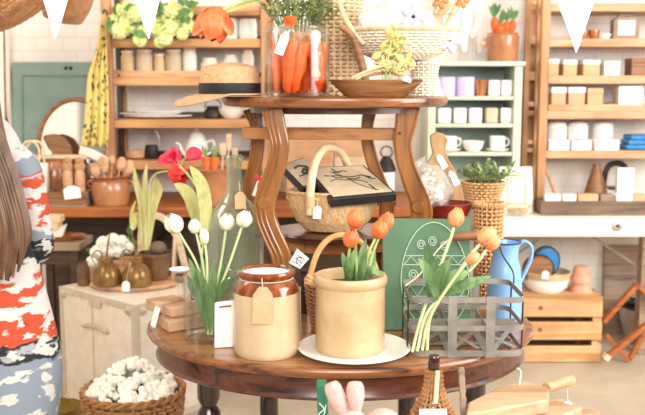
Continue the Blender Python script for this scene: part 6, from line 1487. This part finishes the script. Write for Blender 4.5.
# ================================================================== bunting
bu = thing('hanging_bunting', 'white triangular cloth pennants strung across the top of the shop', 'bunting', P(330, -40, 2.5))
Yq = 2.5; flags = [((38,-14),(73,-14),(55,39)), ((129,-14),(163,-14),(149,39)), ((551,-14),(601,-14),(576,53)), ((455,-16),(493,-16),(474,30))]
sp_ = cr([P(-40,-6,Yq), P(55,-15,Yq), P(150,-15,Yq), P(330,-22,Yq), P(474,-17,Yq), P(577,-15,Yq), P(690,-6,Yq)], 8)
MB().tube(sp_, .0025, 5).build('cord', M_['string'], bu)
for k, f in enumerate(flags[:3]):
    pts = [P(x, y, Yq+.003*k) for x, y in f]; L, Rr, T = pts; n = 10; vs = []
    for j in range(n+1):
        t = j/n
        for i in range(7):
            u = i/6; p = L.lerp(Rr, u); q = p.lerp(T, t); vs.append(q+Vector((0, .008*sin(u*5+t*3+k)*(1-t*.5), 0)))
    fs = [(j*7+i, j*7+i+1, (j+1)*7+i+1, (j+1)*7+i) for j in range(n) for i in range(6)]
    o = MB().add(vs, fs).build('pennant', M_['flag'], bu); m = o.modifiers.new('thick', 'SOLIDIFY'); m.thickness = .0015
# ================================================================== person
YP = 2.25; px_ = -40
pc_ = at(px_, YP, 1.1); pc_.z = 0
pe = thing('person', 'person seen from behind with long brown hair and a printed top, standing at the edge', 'person', pc_)
def skin_body(name, V, E, Rr, mt, parent, sub=2):
    me = bpy.data.meshes.new(name); o0 = ORG[parent.name]; me.from_pydata([tuple(Vector(v)-o0) for v in V], E, []); me.update()
    o = bpy.data.objects.new(name, me); COL.objects.link(o); o.parent = parent; ORG[o.name] = o0.copy()
    m = o.modifiers.new('skin', 'SKIN'); m.use_smooth_shade = True
    for i, r in enumerate(Rr): sv_ = me.skin_vertices[0].data[i]; sv_.radius = (r, r) if not isinstance(r, tuple) else r; sv_.use_root = (i == 0)
    s_ = o.modifiers.new('sub', 'SUBSURF'); s_.levels = sub; s_.render_levels = sub; me.materials.append(M_[mt]); return o
X, Yy = pc_.x, YP
V = [(X,Yy,.88),(X,Yy,1.0),(X,Yy+.01,1.14),(X,Yy+.01,1.27),(X,Yy+.02,1.36),(X,Yy+.03,1.43),(X,Yy+.05,1.50),(X,Yy+.05,1.58),
     (X-.09,Yy,.84),(X-.10,Yy+.02,.46),(X-.10,Yy-.02,.09),(X-.10,Yy+.10,.035),(X+.09,Yy,.84),(X+.10,Yy+.02,.46),(X+.10,Yy-.02,.09),(X+.10,Yy+.10,.035),
     (X-.145,Yy+.01,1.25),(X-.21,Yy+.03,1.05),(X-.14,Yy+.23,1.02),(X-.11,Yy+.29,1.02),(X+.13,Yy+.01,1.25),(X+.185,Yy+.03,1.05),(X+.12,Yy+.23,1.02),(X+.09,Yy+.29,1.02)]
E = [(0,1),(1,2),(2,3),(3,4),(4,5),(5,6),(6,7),(0,8),(8,9),(9,10),(10,11),(0,12),(12,13),(13,14),(14,15),(3,16),(16,17),(17,18),(18,19),(3,20),(20,21),(21,22),(22,23)]
Rr = [.13,.115,.11,.12,.06,.052,.085,.07,.085,.055,.036,.03,.085,.055,.036,.03,.05,.04,.028,.024,.05,.04,.028,.024]
for sgn, hand in ((-1,19),(1,23)):
    hx, hy_, hz_ = V[hand]
    for k in range(4):
        fx = hx+(k-1.5)*.018; L = (.06,.07,.066,.052)[k]; i0 = len(V)
        V += [(fx,hy_+.045,hz_+.003),(fx,hy_+.045+L*.5,hz_-.006),(fx,hy_+.045+L,hz_-.026)]; E += [(hand,i0),(i0,i0+1),(i0+1,i0+2)]; Rr += [.0095,.0088,.0075]
    i0 = len(V); V += [(hx-sgn*.034,hy_+.02,hz_),(hx-sgn*.048,hy_+.055,hz_-.008)]; E += [(hand,i0),(i0,i0+1)]; Rr += [.011,.008]
skin_body('body', V, E, Rr, 'skin', pe)
# printed tunic: rings (z, centre offset, rx, ry)
rings = [(1.40,0,.075,.07),(1.37,0,.115,.09),(1.325,0,.15,.11),(1.27,0,.168,.122),(1.18,0,.17,.13),(1.08,0,.178,.135),(.98,0,.19,.145),(.88,0,.21,.155),(.78,0,.232,.165),(.70,0,.24,.17),(.62,0,.225,.17),(.5,0,.21,.165)]
g = MB(); N = 40; vs = []
for z, o_, rx, ry in rings:
    for k in range(N):
        a = 2*pi*k/N; f = 1+.03*sin(5*a+z*9)*(1.4-z)+.012*sin(9*a-z*14); vs.append(Vector((X+rx*f*cos(a), Yy+.012+ry*f*sin(a), z)))
fs = [(j*N+k, j*N+(k+1)%N, (j+1)*N+(k+1)%N, (j+1)*N+k) for j in range(len(rings)-1) for k in range(N)]
o = g.add(vs, fs).build('tunic', M_['dress'], pe, sub=1); m = o.modifiers.new('thick', 'SOLIDIFY'); m.thickness = .004
for sgn in (-1, 1):
    q = cr([(X+sgn*.10,Yy+.01,1.29),(X+sgn*.150,Yy+.015,1.235),(X+sgn*.168,Yy+.03,1.14),(X+sgn*.172,Yy+.05,1.04),(X+sgn*.14,Yy+.15,1.02)], 5)
    MB().tube(q, [.045,.055,.05,.048,.045], 16).build('sleeve', M_['dress'], pe)
# trousers
for sgn in (-1, 1):
    q = cr([(X+sgn*.09,Yy+.005,.86),(X+sgn*.10,Yy+.02,.46),(X+sgn*.10,Yy-.015,.09)], 6); MB().tube(q, [.1,.08,.065,.06], 16).build('trouser_leg', M_['black'], pe)
    MB().ell((X+sgn*.10,Yy+.05,.035), (.045,.12,.034), 16, 10).build('shoe', M_['black'], pe)
# hair: cap and long locks
hc = Vector((X, Yy+.05, 1.53)); hr = MB()
hr.ell(hc+Vector((0,-.012,.015)), (.098,.108,.118), 24, 16)
rh = random.Random(11)
for k in range(230):
    u = rh.uniform(-1,1) if k % 2 else rh.uniform(.3,1.05); a = -pi/2+u*1.45
    p0 = hc+Vector((.09*cos(a), .1*sin(a)-.012, .03+.05*rh.random()))
    bx_ = X+.03+.125*u+rh.uniform(-.01,.01); dpt = Yy-.15-.02*rh.random()+.03*u*u
    zend = .99+.05*abs(u)+rh.uniform(-.05,.05)
    q = cr([p0, Vector((X+.035+.105*u, dpt+.02, 1.36)), Vector((X+.065+.12*u, dpt-.005, 1.22)), Vector((X+.085+.125*u, dpt-.01, 1.10)), Vector((X+.07+.115*u+rh.uniform(-.01,.01), dpt, zend))], 4)
    hr.tube(q, [.010,.013,.012,.010,.003], 6)
o = hr.build('hair', M_['hair'], pe)
# face on the far side
fc = MB(); fy = hc.y+.088
fc.ell((X,fy+.012,1.515), (.011,.016,.02), 10, 8); fc.build('nose', M_['skin'], pe)
for sgn in (-1,1): MB().ell((X+sgn*.03,fy,1.54), (.012,.008,.007), 10, 8).build('eye', M_['ink'], pe); MB().ell((X+sgn*.085,hc.y,1.52), (.012,.02,.03), 10, 8).build('ear', M_['skin'], pe)
MB().ell((X,fy,1.475), (.022,.008,.006), 10, 6).build('mouth', M_['terracotta'], pe)
